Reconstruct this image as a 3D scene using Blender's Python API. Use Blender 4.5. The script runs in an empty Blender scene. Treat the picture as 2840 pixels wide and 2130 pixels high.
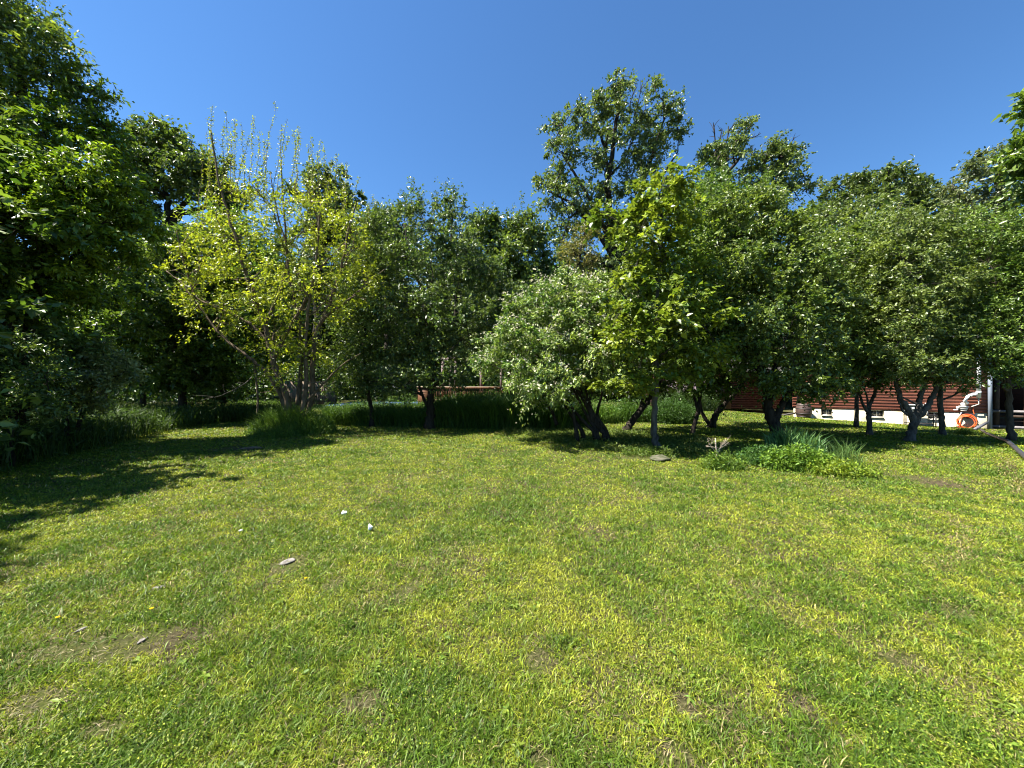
import bpy, math, random
import numpy as np
from mathutils import Vector, Matrix
R = math.radians
rng = np.random.default_rng(7)
random.seed(7)

# ------------------------------------------------------------------ camera, sky, sun, exposure
scn = bpy.context.scene
CAMZ = 1.6; F = 1067.0; CX = 1420.0; CY = 1065.0     # photograph measures: focal length and centre in its pixels
cam_d = bpy.data.cameras.new("camera"); cam = bpy.data.objects.new("camera", cam_d)
scn.collection.objects.link(cam); scn.camera = cam
cam.location = (0, 0, CAMZ); cam.rotation_euler = (R(90), 0, 0)
cam_d.sensor_fit = 'HORIZONTAL'; cam_d.sensor_width = 36.0; cam_d.lens = 36.0 * F / 2840.0
cam_d.clip_start = 0.05; cam_d.clip_end = 3000

SUN_EL = 59.0
SUN_DIR = Vector((-0.98, -0.17, 0)).normalized()      # where the sun stands, on the ground plane
az = math.atan2(SUN_DIR.x, SUN_DIR.y)                # clockwise from +Y
sdir = Vector((SUN_DIR.x*math.cos(R(SUN_EL)), SUN_DIR.y*math.cos(R(SUN_EL)), math.sin(R(SUN_EL))))
w = bpy.data.worlds.new("World"); scn.world = w; w.use_nodes = True
nt = w.node_tree; bg = nt.nodes['Background']
sky = nt.nodes.new('ShaderNodeTexSky'); sky.sky_type = 'NISHITA'; sky.sun_disc = False
sky.sun_elevation = R(SUN_EL); sky.sun_rotation = az
sky.altitude = 0; sky.air_density = 1.15; sky.dust_density = 0.1; sky.ozone_density = 6.0
tint = nt.nodes.new('ShaderNodeVectorMath'); tint.operation = 'MULTIPLY'; tint.inputs[1].default_value = (0.65, 0.925, 1.12)
nt.links.new(sky.outputs[0], tint.inputs[0]); nt.links.new(tint.outputs[0], bg.inputs[0]); bg.inputs[1].default_value = 0.05
sl = bpy.data.lights.new("sun", 'SUN'); sl.energy = 5.0; sl.angle = R(0.5); sl.color = (1.0, 0.95, 0.86)
so = bpy.data.objects.new("sun", sl); scn.collection.objects.link(so)
so.rotation_euler = sdir.to_track_quat('Z', 'Y').to_euler()
scn.view_settings.view_transform = 'Standard'; scn.view_settings.look = 'None'
scn.view_settings.exposure = 1.8; scn.view_settings.gamma = 1.0
scn.cycles.max_bounces = 5; scn.cycles.diffuse_bounces = 1; scn.cycles.glossy_bounces = 2
scn.cycles.transmission_bounces = 3; scn.cycles.transparent_max_bounces = 4
scn.cycles.use_denoising = True; scn.cycles.pixel_filter_type = 'BLACKMAN_HARRIS'; scn.cycles.filter_width = 1.1
scn.cycles.caustics_reflective = False; scn.cycles.caustics_refractive = False

# ------------------------------------------------------------------ helpers
col = scn.collection
def P(px, py, Y): return np.array([(px-CX)/F*Y, Y, CAMZ-(py-CY)/F*Y])
def sstep(a, b, x):
    t = np.clip((np.asarray(x, float)-a)/(b-a), 0, 1); return t*t*(3-2*t)
def ground(x, y):
    x = np.asarray(x, float); y = np.asarray(y, float)
    z = -0.33*sstep(12, 17.5, x)*sstep(8, 15, y) - 0.12*sstep(17.5, 20.5, x)*sstep(8, 14, y)
    return z + 0.02*np.sin(x*0.9+1.3)*np.sin(y*0.7) * sstep(2, 6, y)
def G(px, py):
    "ground point seen at a pixel of the photograph"
    d = 1.2
    while d < 80:
        x = (px-CX)/F*d; z = CAMZ-(py-CY)/F*d
        if z <= ground(x, d): break
        d += 0.02
    return np.array([x, d, float(ground(x, d))])
_perm = np.random.default_rng(3).random((64, 64))
def vnoise(x, y, s=1.0):
    x = np.asarray(x)*s; y = np.asarray(y)*s
    xi = np.floor(x).astype(int); yi = np.floor(y).astype(int); fx = x-xi; fy = y-yi
    fx = fx*fx*(3-2*fx); fy = fy*fy*(3-2*fy)
    g = lambda a, b: _perm[a % 64, b % 64]
    return (g(xi, yi)*(1-fx)+g(xi+1, yi)*fx)*(1-fy)+(g(xi, yi+1)*(1-fx)+g(xi+1, yi+1)*fx)*fy
def fnoise(x, y, s=1.0):
    return 0.5*vnoise(x, y, s)+0.3*vnoise(x+17, y+5, s*2.3)+0.2*vnoise(x+9, y+31, s*5.1)
def unit(v): return v/np.maximum(np.linalg.norm(v, axis=-1, keepdims=True), 1e-9)

def link(o, parent=None):
    col.objects.link(o)
    if parent is not None: o.parent = parent
    return o
def tag(o, label=None, cat=None, group=None, kind=None):
    if label: o['label'] = label
    if cat: o['category'] = cat
    if group: o['group'] = group
    if kind: o['kind'] = kind
    return o
def empty(name, loc, rz=0):
    o = bpy.data.objects.new(name, None); o.location = loc; o.rotation_euler = (0, 0, rz)
    o.empty_display_size = 0.2
    return link(o)
def mesh_np(name, verts, faces, mat, parent=None, colors=None, origin=None, smooth=False):
    "faces: list of int arrays (n,3) or (n,4)"
    verts = np.asarray(verts, np.float32)
    if origin is not None: verts = verts-np.asarray(origin, np.float32)
    me = bpy.data.meshes.new(name)
    me.vertices.add(len(verts)); me.vertices.foreach_set('co', verts.ravel())
    faces = [np.asarray(f, np.int32) for f in faces if len(f)]
    li = np.concatenate([f.ravel() for f in faces])
    tot = np.concatenate([np.full(len(f), f.shape[1], np.int32) for f in faces])
    st = np.concatenate([[0], np.cumsum(tot)[:-1]]).astype(np.int32)
    me.loops.add(len(li)); me.loops.foreach_set('vertex_index', li)
    me.polygons.add(len(tot)); me.polygons.foreach_set('loop_start', st)
    me.polygons.foreach_set('loop_total', tot)
    if smooth: me.polygons.foreach_set('use_smooth', np.ones(len(tot), bool))
    if colors is not None:
        a = me.attributes.new('Col', 'FLOAT_COLOR', 'POINT')
        c = np.ones((len(verts), 4), np.float32); c[:, :3] = colors
        a.data.foreach_set('color', c.ravel())
    me.update(calc_edges=True)
    me.materials.append(mat)
    o = bpy.data.objects.new(name, me)
    return link(o, parent)

class MB:
    "collects boxes and tubes for one mesh"
    def __init__(s): s.v = []; s.q = []; s.t = []; s.n = 0
    def add(s, v, q=(), t=()):
        v = np.asarray(v, float)
        if len(q): s.q.append(np.asarray(q)+s.n)
        if len(t): s.t.append(np.asarray(t)+s.n)
        s.v.append(v); s.n += len(v)
    def box(s, c, size, rz=0, M=None, bev=0.0):
        hx, hy, hz = [a/2 for a in size]
        b = min(bev, hx*.9, hy*.9, hz*.9)
        if b > 0:
            pts = []
            for sx in (-1, 1):
                for sy in (-1, 1):
                    for sz in (-1, 1):
                        pts += [(sx*hx, sy*(hy-b), sz*(hz-b)), (sx*(hx-b), sy*hy, sz*(hz-b)), (sx*(hx-b), sy*(hy-b), sz*hz)]
            import bmesh
            bm = bmesh.new()
            for p in pts: bm.verts.new(p)
            bmesh.ops.convex_hull(bm, input=bm.verts)
            bm.verts.ensure_lookup_table()
            for i, vv in enumerate(bm.verts): vv.index = i
            v = np.array([list(x.co) for x in bm.verts])
            t = [[x.index for x in f.verts] for f in bm.faces if len(f.verts) == 3]
            q = [[x.index for x in f.verts] for f in bm.faces if len(f.verts) == 4]
            bm.free()
        else:
            v = np.array([(x, y, z) for x in (-hx, hx) for y in (-hy, hy) for z in (-hz, hz)])
            q = [(0, 1, 3, 2), (4, 6, 7, 5), (0, 4, 5, 1), (2, 3, 7, 6), (0, 2, 6, 4), (1, 5, 7, 3)]; t = []
        if M is None:
            ca, sa = math.cos(rz), math.sin(rz)
            v = v @ np.array([[ca, sa, 0], [-sa, ca, 0], [0, 0, 1]])
        else: v = v @ np.asarray(M)
        s.add(v+np.asarray(c, float), q, t)
    def tube(s, pts, rad, k=6, cap=True, bump=0.0, rg=None):
        pts = np.asarray(pts, float); n = len(pts)
        rad = np.broadcast_to(np.asarray(rad, float), (n,))
        tan = unit(np.gradient(pts, axis=0))
        ref = np.array([0.31, 0.17, 0.93])
        if abs((tan @ ref)).mean() > 0.85: ref = np.array([0.9, 0.3, 0.1])
        a = unit(np.cross(tan, ref)); b = np.cross(tan, a)
        th = np.arange(k)/k*2*math.pi
        rr = rad[:, None]*np.ones((n, k))
        if bump and rg is not None: rr = rr*(1+bump*(rg.random((n, k))-0.5))
        v = pts[:, None, :]+rr[..., None]*(a[:, None, :]*np.cos(th)[None, :, None]+b[:, None, :]*np.sin(th)[None, :, None])
        i = np.arange(n-1)[:, None]*k; j = np.arange(k)[None, :]; j2 = (j+1) % k
        q = np.stack([i+j, i+j2, i+k+j2, i+k+j], -1).reshape(-1, 4)
        t = []
        if cap:
            for rev, o in ((True, 0), (False, (n-1)*k)):
                for m in range(1, k-1):
                    t.append((o, o+m+1, o+m) if rev else (o, o+m, o+m+1))
        s.add(v.reshape(-1, 3), q, t)
    def lathe(s, prof, c, k=20):
        prof = np.asarray(prof, float); n = len(prof)
        th = np.arange(k)/k*2*math.pi
        v = np.stack([prof[:, 0:1]*np.cos(th), prof[:, 0:1]*np.sin(th), prof[:, 1:2]*np.ones(k)], -1).reshape(-1, 3)
        i = np.arange(n-1)[:, None]*k; j = np.arange(k)[None, :]; j2 = (j+1) % k
        q = np.stack([i+j, i+j2, i+k+j2, i+k+j], -1).reshape(-1, 4)
        s.add(v+np.asarray(c, float), q)
    def build(s, name, mat, parent=None, origin=None, smooth=False, colors=None):
        f = []
        if s.q: f.append(np.concatenate(s.q))
        if s.t: f.append(np.concatenate(s.t))
        return mesh_np(name, np.concatenate(s.v), f, mat, parent, colors, origin, smooth)

# ------------------------------------------------------------------ materials
def new_mat(name):
    m = bpy.data.materials.new(name); m.use_nodes = True
    return m, m.node_tree.nodes, m.node_tree.links
def plain(name, c, rough=0.7, spec=0.3, noise=0.0, scale=8.0, c2=None, bump=0.0, metal=0.0, stretch=None):
    m, n, l = new_mat(name); b = n['Principled BSDF']
    b.inputs['Roughness'].default_value = rough; b.inputs['Specular IOR Level'].default_value = spec
    b.inputs['Metallic'].default_value = metal
    tc = n.new('ShaderNodeTexCoord'); mp = n.new('ShaderNodeMapping'); l.new(tc.outputs['Object'], mp.inputs[0])
    if stretch: mp.inputs['Scale'].default_value = stretch
    no = n.new('ShaderNodeTexNoise'); no.inputs['Scale'].default_value = scale; no.inputs['Detail'].default_value = 6
    no.inputs['Roughness'].default_value = 0.65
    l.new(mp.outputs[0], no.inputs['Vector'])
    rp = n.new('ShaderNodeValToRGB'); l.new(no.outputs['Fac'], rp.inputs[0])
    c2 = c2 or tuple(x*(1-noise) for x in c)
    rp.color_ramp.elements[0].position = 0.35; rp.color_ramp.elements[1].position = 0.65
    rp.color_ramp.elements[0].color = (*c2, 1); rp.color_ramp.elements[1].color = (*c, 1)
    l.new(rp.outputs[0], b.inputs['Base Color'])
    if bump:
        bp = n.new('ShaderNodeBump'); bp.inputs['Strength'].default_value = bump; bp.inputs['Distance'].default_value = 0.02
        l.new(no.outputs['Fac'], bp.inputs['Height']); l.new(bp.outputs[0], b.inputs['Normal'])
    return m
def leaf_mat(name, rough=0.42, spec=0.5, trans=0.36, tcol=(1.25, 1.3, 0.55)):
    "leaf colour comes from the colour each leaf has; light passes through it"
    m, n, l = new_mat(name); b = n['Principled BSDF']; out = n['Material Output']
    at = n.new('ShaderNodeAttribute'); at.attribute_name = 'Col'
    l.new(at.outputs['Color'], b.inputs['Base Color'])
    b.inputs['Roughness'].default_value = rough; b.inputs['Specular IOR Level'].default_value = spec
    t = n.new('ShaderNodeBsdfTranslucent')
    mu = n.new('ShaderNodeVectorMath'); mu.operation = 'MULTIPLY'; mu.inputs[1].default_value = tcol
    l.new(at.outputs['Color'], mu.inputs[0]); l.new(mu.outputs[0], t.inputs['Color'])
    mx = n.new('ShaderNodeMixShader'); mx.inputs[0].default_value = trans
    l.new(b.outputs[0], mx.inputs[1]); l.new(t.outputs[0], mx.inputs[2]); l.new(mx.outputs[0], out.inputs[0])
    return m
M_LEAF = leaf_mat('leaf_surface', rough=0.38, spec=0.55)
M_LEAFDULL = leaf_mat('leaf_surface_matt', rough=0.5, spec=0.45, trans=0.28)
M_GRASS = leaf_mat('grass_blade', rough=0.5, spec=0.3, trans=0.35, tcol=(1.2, 1.2, 0.6))
M_PETAL = leaf_mat('petal', rough=0.7, spec=0.2, trans=0.3, tcol=(1, 1, 1))
M_BARK = plain('bark_grey_brown', (0.11, 0.085, 0.06), 0.9, 0.15, c2=(0.035, 0.028, 0.02), scale=14, bump=0.8, stretch=(1, 1, 0.25))
M_BARKD = plain('bark_dark', (0.05, 0.04, 0.03), 0.9, 0.15, c2=(0.015, 0.012, 0.01), scale=14, bump=0.8, stretch=(1, 1, 0.25))
M_BARKL = plain('bark_tan', (0.19, 0.145, 0.095), 0.9, 0.15, c2=(0.07, 0.05, 0.032), scale=12, bump=0.7, stretch=(1, 1, 0.3))
M_BARKG = plain('bark_pale_grey', (0.12, 0.11, 0.095), 0.9, 0.15, c2=(0.035, 0.03, 0.025), scale=9, bump=0.6, stretch=(1, 1, 0.4))

# ------------------------------------------------------------------ foliage
def leaves_geo(c, ax, nr, L, W, base_col, fold=0.18, droop=0.12):
    "c centres (n,3), ax leaf axis, nr leaf normal -> kite-shaped folded leaves"
    n = len(c)
    nr = unit(nr); ax = unit(ax-(ax*nr).sum(1, keepdims=True)*nr); sd = np.cross(nr, ax)
    L = np.broadcast_to(L, (n,))[:, None]; W = np.broadcast_to(W, (n,))[:, None]
    v = np.empty((n, 4, 3), np.float32)
    v[:, 0] = c
    v[:, 1] = c+ax*L*0.42+sd*W*0.5+nr*W*fold
    v[:, 2] = c+ax*L-nr*L*droop
    v[:, 3] = c+ax*L*0.42-sd*W*0.5+nr*W*fold
    i = np.arange(n)[:, None]*4
    t = np.concatenate([i+np.array([0, 1, 2]), i+np.array([0, 2, 3])])
    return v.reshape(-1, 3), t, np.repeat(base_col, 4, axis=0)
def bez(a, b, c, n):
    t = np.linspace(0, 1, n)[:, None]; return (1-t)**2*a+2*t*(1-t)*b+t*t*c
def rvec(rg, n): return unit(rg.normal(size=(n, 3)))
def pal(rg, n, c1, c2, jit=0.22, t=None):
    t = rg.random(n) if t is None else t
    c = np.array(c1)[None]*(1-t[:, None])+np.array(c2)[None]*t[:, None]
    return np.clip(c*np.exp(rg.normal(0, jit, (n, 1))), 0, 0.9)

def tree(name, label, cat, Y, stems, lobes, N=20000, leaf=0.10, wr=0.55, c1=(0.035, 0.09, 0.012), c2=(0.09, 0.17, 0.025),
         cl=None, clr=0.32, mat=None, bark=None, seed=1, shoots=(), dead=(), shell=0.45, up=0.55, group=None, hang=0.0,
         trunk_k=9, twig=0.008, flowers=None, outer=0.0, spikes=0, zmin=0.15, limb_r=0.5, lobe_depth=0.9, jag=0.18, flat=0.75, jit=0.28, bright=1.0, deep=.6, deepmax=3.2):
    """stems: list of (list of (px,py,dY), r0, r1); lobes: (px,py,rpx,rpy,dY) in the measures of the photo at distance Y"""
    rg = np.random.default_rng(seed)
    N = int(N*dense_mul(Y)*1.25); bright *= 1.18; c1 = (c1[0]*bright, c1[1]*.82*bright, c1[2]*1.15); c2 = (c2[0]*1.25*bright, c2[1]*1.03*bright, c2[2]*1.3*bright); mat = mat or M_LEAF; bark = bark or M_BARK
    W = MB(); nodes = []; nrad = []
    org = None
    for pts, r0, r1 in stems:
        p = np.array([P(a[0], a[1], Y+(a[2] if len(a) > 2 else 0)) for a in pts])
        if org is None:
            org = p[0].copy(); org[2] = float(ground(org[0], org[1]))
        # smooth the polyline
        m = max(8, 5*len(p)); tt = np.linspace(0, len(p)-1, m)
        q = np.stack([np.interp(tt, np.arange(len(p)), p[:, i]) for i in range(3)], 1)
        for _ in range(2): q[1:-1] = (q[:-2]+2*q[1:-1]+q[2:])/4
        q[1:-1] += rg.normal(0, r0*0.12, (m-2, 3))
        rad = np.linspace(r0, r1, m)
        if p[0][2] < float(ground(p[0][0], p[0][1]))+0.25:
            rad[0] *= 1.45; rad[1] *= 1.15
            q[0][2] = float(ground(q[0][0], q[0][1]))-0.05
        W.tube(q, rad, k=trunk_k, bump=0.16, rg=rg)
        nodes.append(q[m//3:]); nrad.append(rad[m//3:])
    org = org if org is not None else np.zeros(3)
    nodes = np.concatenate(nodes); nrad = np.concatenate(nrad)
    # limbs toward every lobe
    lo = []
    # fill the crown out in depth: lobes near its axis stand before and behind it, twice over
    pxs = np.array([q[0] for q in lobes], float); cxp = (pxs.min()+pxs.max())/2; hw = max((pxs.max()-pxs.min())/2, 30.)*1.15
    lob2 = []
    for lb in lobes:
        prof = math.sqrt(max(0.05, 1-((lb[0]-cxp)/hw)**2)); sh_ = rg.uniform(.15, 1)*prof*min(hw*Y/F, deepmax)*deep*(1 if rg.random() < .5 else -1)
        dy0 = lb[4] if len(lb) > 4 else 0
        lob2.append((*lb[:4], dy0-abs(sh_)*.8)); lob2.append((*lb[:4], dy0+abs(sh_)*rg.uniform(.5, 1)))
    for lb in lob2:
        px, py, rx, ry = lb[:4]; dY = lb[4] if len(lb) > 4 else 0
        c = P(px, py, Y+dY); s = (Y+dY)/F
        lo.append((c, np.array([rx*s, min(rx, ry)*s*lobe_depth if rx < 1.6*ry else ry*s*1.1, ry*s])))
    lo_sorted = sorted(lo, key=lambda a: np.linalg.norm(a[0]-nodes[0]))
    for c, rr in lo_sorted:
        d = nodes-c; dist = np.linalg.norm(d, axis=1)+2.2*np.maximum(d[:, 2]+0.3*dist_h(d), 0)
        k = int(np.argmin(dist)); a = nodes[k]
        tip = c+np.array([0, 0, rr[2]*0.45])
        mid = a*0.45+tip*0.55+np.array([0, 0, -0.08*np.linalg.norm(tip-a)])+rg.normal(0, 0.08*np.linalg.norm(tip-a), 3)
        q = bez(a, mid, tip, 12); q[1:-1] += rg.normal(0, 0.012*np.linalg.norm(tip-a), (10, 3))
        r0 = max(nrad[k]*limb_r*1.3, twig*1.5) if nrad[k] > twig*2 else twig*1.5
        rad = np.linspace(r0, max(twig, r0*0.25), 12)
        W.tube(q, rad, k=6, cap=False)
        nodes = np.concatenate([nodes, q[2:]]); nrad = np.concatenate([nrad, rad[2:]])
    # leaf clusters
    cl = int((cl or max(40, N//70))*1.2)
    area = np.array([r[0]*r[2] for _, r in lo])**0.9; cnt = np.maximum(3, (cl*area/area.sum())).astype(int)
    C = []; OUT = []; RR = []
    for (c, rr), n in zip(lo, cnt):
        d = rvec(rg, n); rad = rg.random(n)**shell
        wob = 1+jag*np.sin(d[:, 0]*5+c[0])*np.sin(d[:, 2]*6+c[2])+jag*np.clip(rg.normal(0, 1, n), -1.5, 1.5)*0.7
        p = c+d*rr*(rad*wob)[:, None]
        C.append(p); OUT.append(d)
    C = np.concatenate(C); OUT = np.concatenate(OUT)
    ok = C[:, 2] > ground(C[:, 0], C[:, 1])+zmin; C = C[ok]; OUT = OUT[ok]
    near = []
    # twig to each cluster
    for i in range(len(C)):
        d = nodes-C[i]; dist = np.linalg.norm(d, axis=1)+1.2*np.maximum(d[:, 2], 0)
        k = int(np.argmin(dist)); a = nodes[k]; L = np.linalg.norm(C[i]-a)
        mid = (a+C[i])/2+rg.normal(0, 0.1*L, 3)-np.array([0, 0, 0.06*L])
        q = bez(a, mid, C[i], 5)
        r0 = min(nrad[k]*0.6, twig*(0.8+0.5*L))
        W.tube(q, np.linspace(max(r0, twig*0.5), twig*0.3, 5), k=3, cap=False)
        near.append(unit((C[i]-a)[None])[0])
    near = np.array(near)
    per = rg.multinomial(N, np.full(len(C), 1/len(C)))
    per = np.maximum((per*np.exp(rg.normal(0, 0.35, len(C)))).astype(int), 3)
    idx = np.repeat(np.arange(len(C)), per); n = len(idx)
    axdir = unit(near*0.6+OUT*0.5+np.array([0, 0, 0.25-hang])+rg.normal(0, 0.25, C.shape))
    cs = clr*np.exp(rg.normal(0, 0.3, len(C)))
    ns = 8; sd_ = rvec(rg, len(C)*ns).reshape(len(C), ns, 3)*1.0+axdir[:, None, :]*0.55
    sd_[..., 2] *= flat; sd_ = unit(sd_)*rg.uniform(.55, 1.25, (len(C), ns, 1)); si = rg.integers(0, ns, n)
    sv = sd_[idx, si]; u = rg.random((n, 1))**.75
    p = C[idx]+sv*u*(cs[idx]*1.35)[:, None]+rvec(rg, n)*(cs[idx]*.17+leaf*.2)[:, None]*rg.random((n, 1))
    p[:, 2] -= (u[:, 0]**2)*cs[idx]*(.1+hang*.8)
    axl = unit(sv)
    ld = unit(axl*0.7+rvec(rg, n)*0.75+np.array([0, 0, -0.15-hang]))
    nr = unit(np.array([0, 0, up])+rvec(rg, n)*0.75+OUT[idx]*0.25)
    tv = np.clip(rg.normal(0.45, 0.2, len(C))[idx]+rg.normal(0, 0.18, n), 0, 1)
    cc = pal(rg, n, c1, c2, jit, tv)
    L = leaf*np.exp(rg.normal(0, 0.22, n))
    V = []; T = []; K = []; nv = 0
    def put(v, t_, c_):
        nonlocal nv
        V.append(v); T.append(t_+nv); K.append(c_); nv += len(v)
    put(*leaves_geo(p, ld, nr, L, L*wr, cc))
    # shoots: thin stems that stand out of the crown
    sh = [(P(a[0], a[1], Y+a[4]), P(a[2], a[3], Y+a[4]), a[5] if len(a) > 5 else 1.0) for a in shoots]
    if spikes:
        tops = C[np.argsort(-(C[:, 2]+rg.normal(0, 0.6, len(C))))[:spikes]]
        for a in tops:
            sh.append((a-np.array([0, 0, .2]), a+np.array([rg.normal(0, .12), rg.normal(0, .12), 1])*rg.uniform(0.4, 1.1)*clr*2.2, 1.0))
    for a, b, dens in sh:
        Ls = np.linalg.norm(b-a); q = bez(a, (a+b)/2+rg.normal(0, 0.055*Ls, 3), b, 8); q[1:-1] += rg.normal(0, 0.009*Ls, (6, 3))
        W.tube(q, np.linspace(twig*0.8, twig*0.25, 8), k=4, cap=False)
        m = int(Ls/leaf*5.0*dens); tt = rg.random(m)**0.85
        pp = np.stack([np.interp(tt*7, np.arange(8), q[:, i]) for i in range(3)], 1)+rg.normal(0, leaf*0.35, (m, 3))
        put(*leaves_geo(pp, rvec(rg, m)+np.array([0, 0, .4]), rvec(rg, m)+np.array([0, 0, .4]), leaf*rg.uniform(.5, 1, m), leaf*.5*rg.uniform(.5, 1, m), pal(rg, m, c1, c2)))
    for a in dead:
        p0 = P(a[0], a[1], Y+a[4]); p1 = P(a[2], a[3], Y+a[4]); Ld = np.linalg.norm(p1-p0)
        q = bez(p0, (p0+p1)/2+rg.normal(0, .07*Ld, 3), p1, 8); rd = a[5] if len(a) > 5 else 0.06
        W.tube(q, np.linspace(rd, rd*.3, 8), k=5, cap=False)
        for j in range(7):
            s0 = q[rg.integers(2, 7)]; e = s0+(unit((p1-p0)[None])[0]+rg.normal(0, .55, 3))*Ld*rg.uniform(.15, .4)
            q2 = bez(s0, (s0+e)/2+rg.normal(0, .06*Ld, 3)*.6, e, 5)
            W.tube(q2, np.linspace(rd*.4, rd*.15, 5), k=4, cap=False)
    root = empty(name, org)
    tag(root, label, cat, group)
    W.build('trunk', bark, root, origin=org, smooth=True)
    mesh_np('crown', np.concatenate(V), [np.concatenate(T)], mat, root, np.concatenate(K), origin=org)
    if flowers:
        nf, fs, fc = flowers
        j = rg.integers(0, n, nf); fp = p[j]+OUT[idx[j]]*clr*0.5+np.array([0, 0, .05])
        v, t_, c_ = leaves_geo(fp, rvec(rg, nf), rvec(rg, nf)+np.array([0, 0, .8]), fs*rg.uniform(.7, 1.3, nf), fs*.9, pal(rg, nf, fc, tuple(x*.8 for x in fc), .1))
        mesh_np('blossom', v, [t_], M_PETAL, root, c_, origin=org)
    return root
def dense_mul(Y): return 1.6 if Y < 22 else 1.35
def dist_h(d): return np.linalg.norm(d[:, :2], axis=1)

# ------------------------------------------------------------------ ground
def blades_geo(rg, p, h, w, lean, col_, ang=None, curl=0.5):
    n = len(p); h = np.broadcast_to(h, (n,))[:, None]; w = np.broadcast_to(w, (n,))[:, None]
    ang = rg.random(n)*2*math.pi if ang is None else ang
    sd = np.stack([np.cos(ang), np.sin(ang), np.zeros(n)], 1)
    la = rg.random(n)*2*math.pi
    ld = np.stack([np.cos(la), np.sin(la), np.zeros(n)], 1)*np.broadcast_to(lean, (n,))[:, None]
    v = np.empty((n, 5, 3), np.float32); up = np.array([0, 0, 1.0])
    v[:, 0] = p-sd*w*0.35; v[:, 1] = p+sd*w*0.35
    m = p+up*h*0.6+ld*h*0.35
    v[:, 2] = m+sd*w*0.5; v[:, 3] = m-sd*w*0.5
    v[:, 4] = p+up*h*(1-curl*0.25*np.linalg.norm(ld, axis=1, keepdims=True))+ld*h*(0.7+curl*.4)
    i = np.arange(n)[:, None]*5
    return v.reshape(-1, 3), i+np.array([0, 1, 2, 3]), i+np.array([3, 2, 4]), np.repeat(col_, 5, axis=0)

m, n_, l_ = new_mat('lawn_soil'); b = n_['Principled BSDF']; b.inputs['Roughness'].default_value = 1.0
b.inputs['Specular IOR Level'].default_value = 0.05
tc = n_.new('ShaderNodeTexCoord')
def nz(scale, det=5, r=0.6):
    q = n_.new('ShaderNodeTexNoise'); q.inputs['Scale'].default_value = scale; q.inputs['Detail'].default_value = det
    q.inputs['Roughness'].default_value = r; l_.new(tc.outputs['Object'], q.inputs['Vector']); return q
def ramp(src, stops):
    q = n_.new('ShaderNodeValToRGB'); l_.new(src, q.inputs[0])
    while len(q.color_ramp.elements) < len(stops): q.color_ramp.elements.new(0.5)
    for e, (ps, c) in zip(q.color_ramp.elements, stops): e.position = ps; e.color = (*c, 1)
    return q
r1 = ramp(nz(22, 8, 0.75).outputs['Fac'], [(0.3, (0.02, 0.017, 0.01)), (0.5, (0.065, 0.052, 0.03)), (0.7, (0.15, 0.125, 0.08))])
r2 = ramp(nz(55, 6, 0.8).outputs['Fac'], [(0.3, (0.02, 0.035, 0.006)), (0.5, (0.06, 0.09, 0.012)), (0.7, (0.14, 0.16, 0.025))])
r3 = ramp(nz(0.9, 5, 0.7).outputs['Fac'], [(0.38, (0, 0, 0)), (0.52, (1, 1, 1))])
mx = n_.new('ShaderNodeMix'); mx.data_type = 'RGBA'
mx.inputs['Factor'].default_value = .5; mr = n_.new('ShaderNodeMath'); mr.operation = 'MULTIPLY'; mr.inputs[1].default_value = .55; l_.new(r3.outputs[0], mr.inputs[0]); l_.new(mr.outputs[0], mx.inputs['Factor']); l_.new(r1.outputs[0], mx.inputs['A']); l_.new(r2.outputs[0], mx.inputs['B'])
l_.new(mx.outputs['Result'], b.inputs['Base Color'])
bp = n_.new('ShaderNodeBump'); bp.inputs['Strength'].default_value = 0.8; bp.inputs['Distance'].default_value = 0.03
l_.new(nz(30, 8, 0.8).outputs['Fac'], bp.inputs['Height']); l_.new(bp.outputs[0], b.inputs['Normal'])
M_SOIL = m
def axis(dense_a, dense_b, step, far):
    a = list(np.arange(dense_a, dense_b+1e-6, step))
    for d in (3, 8, 20, 50, 120, 300, far): a.append(dense_b+d); a.insert(0, dense_a-d)
    return np.array(sorted(a))
gx = axis(-26, 30, 0.5, 1500); gy = axis(-10, 50, 0.5, 1500)
XX, YY = np.meshgrid(gx, gy, indexing='ij')
gv = np.stack([XX, YY, ground(XX, YY)-0.004], -1).reshape(-1, 3)
ny = len(gy); ii = np.arange(len(gx)-1)[:, None]*ny; jj = np.arange(ny-1)[None]
gq = np.stack([ii+jj, ii+ny+jj, ii+ny+jj+1, ii+jj+1], -1).reshape(-1, 4)
g = mesh_np('ground', gv, [gq], M_SOIL, smooth=True); tag(g, kind='structure')

# ---- lawn blades
def lawn_fields(x, y):
    a = 0.30*fnoise(x, y, .8)+0.35*fnoise(x+3, y+7, 3.0)+.35*fnoise(x+31, y+17, 8.0); bn = fnoise(x+40, y+11, 2.1); c = fnoise(x+5, y+80, 0.35); d = fnoise(x+70, y+3, 5.5)
    return a, bn, c, d
BARE = [(2575, 1335, .55, .35), (345, 1790, .62, .10), (470, 1775, .25, .07), (190, 1810, .3, .07), (795, 1568, .20, .13), (1880, 2110, .10, .05), (1500, 2110, .08, .04), (1490, 1835, .14, .08),
        (1900, 1960, .09, .05), (110, 1950, .2, .06), (280, 2030, .16, .04), (1800, 1268, 1.0, .25), (640, 1245, .5, .2), (1130, 1640, .12, .08), (930, 1620, .1, .08),
        (2230, 1960, .09, .05), (2480, 1830, .12, .05), (1000, 1950, .15, .06), (2650, 1700, .15, .05)]
bare_w = [(G(a, b_)[:2], c, d) for a, b_, c, d in BARE]
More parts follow.
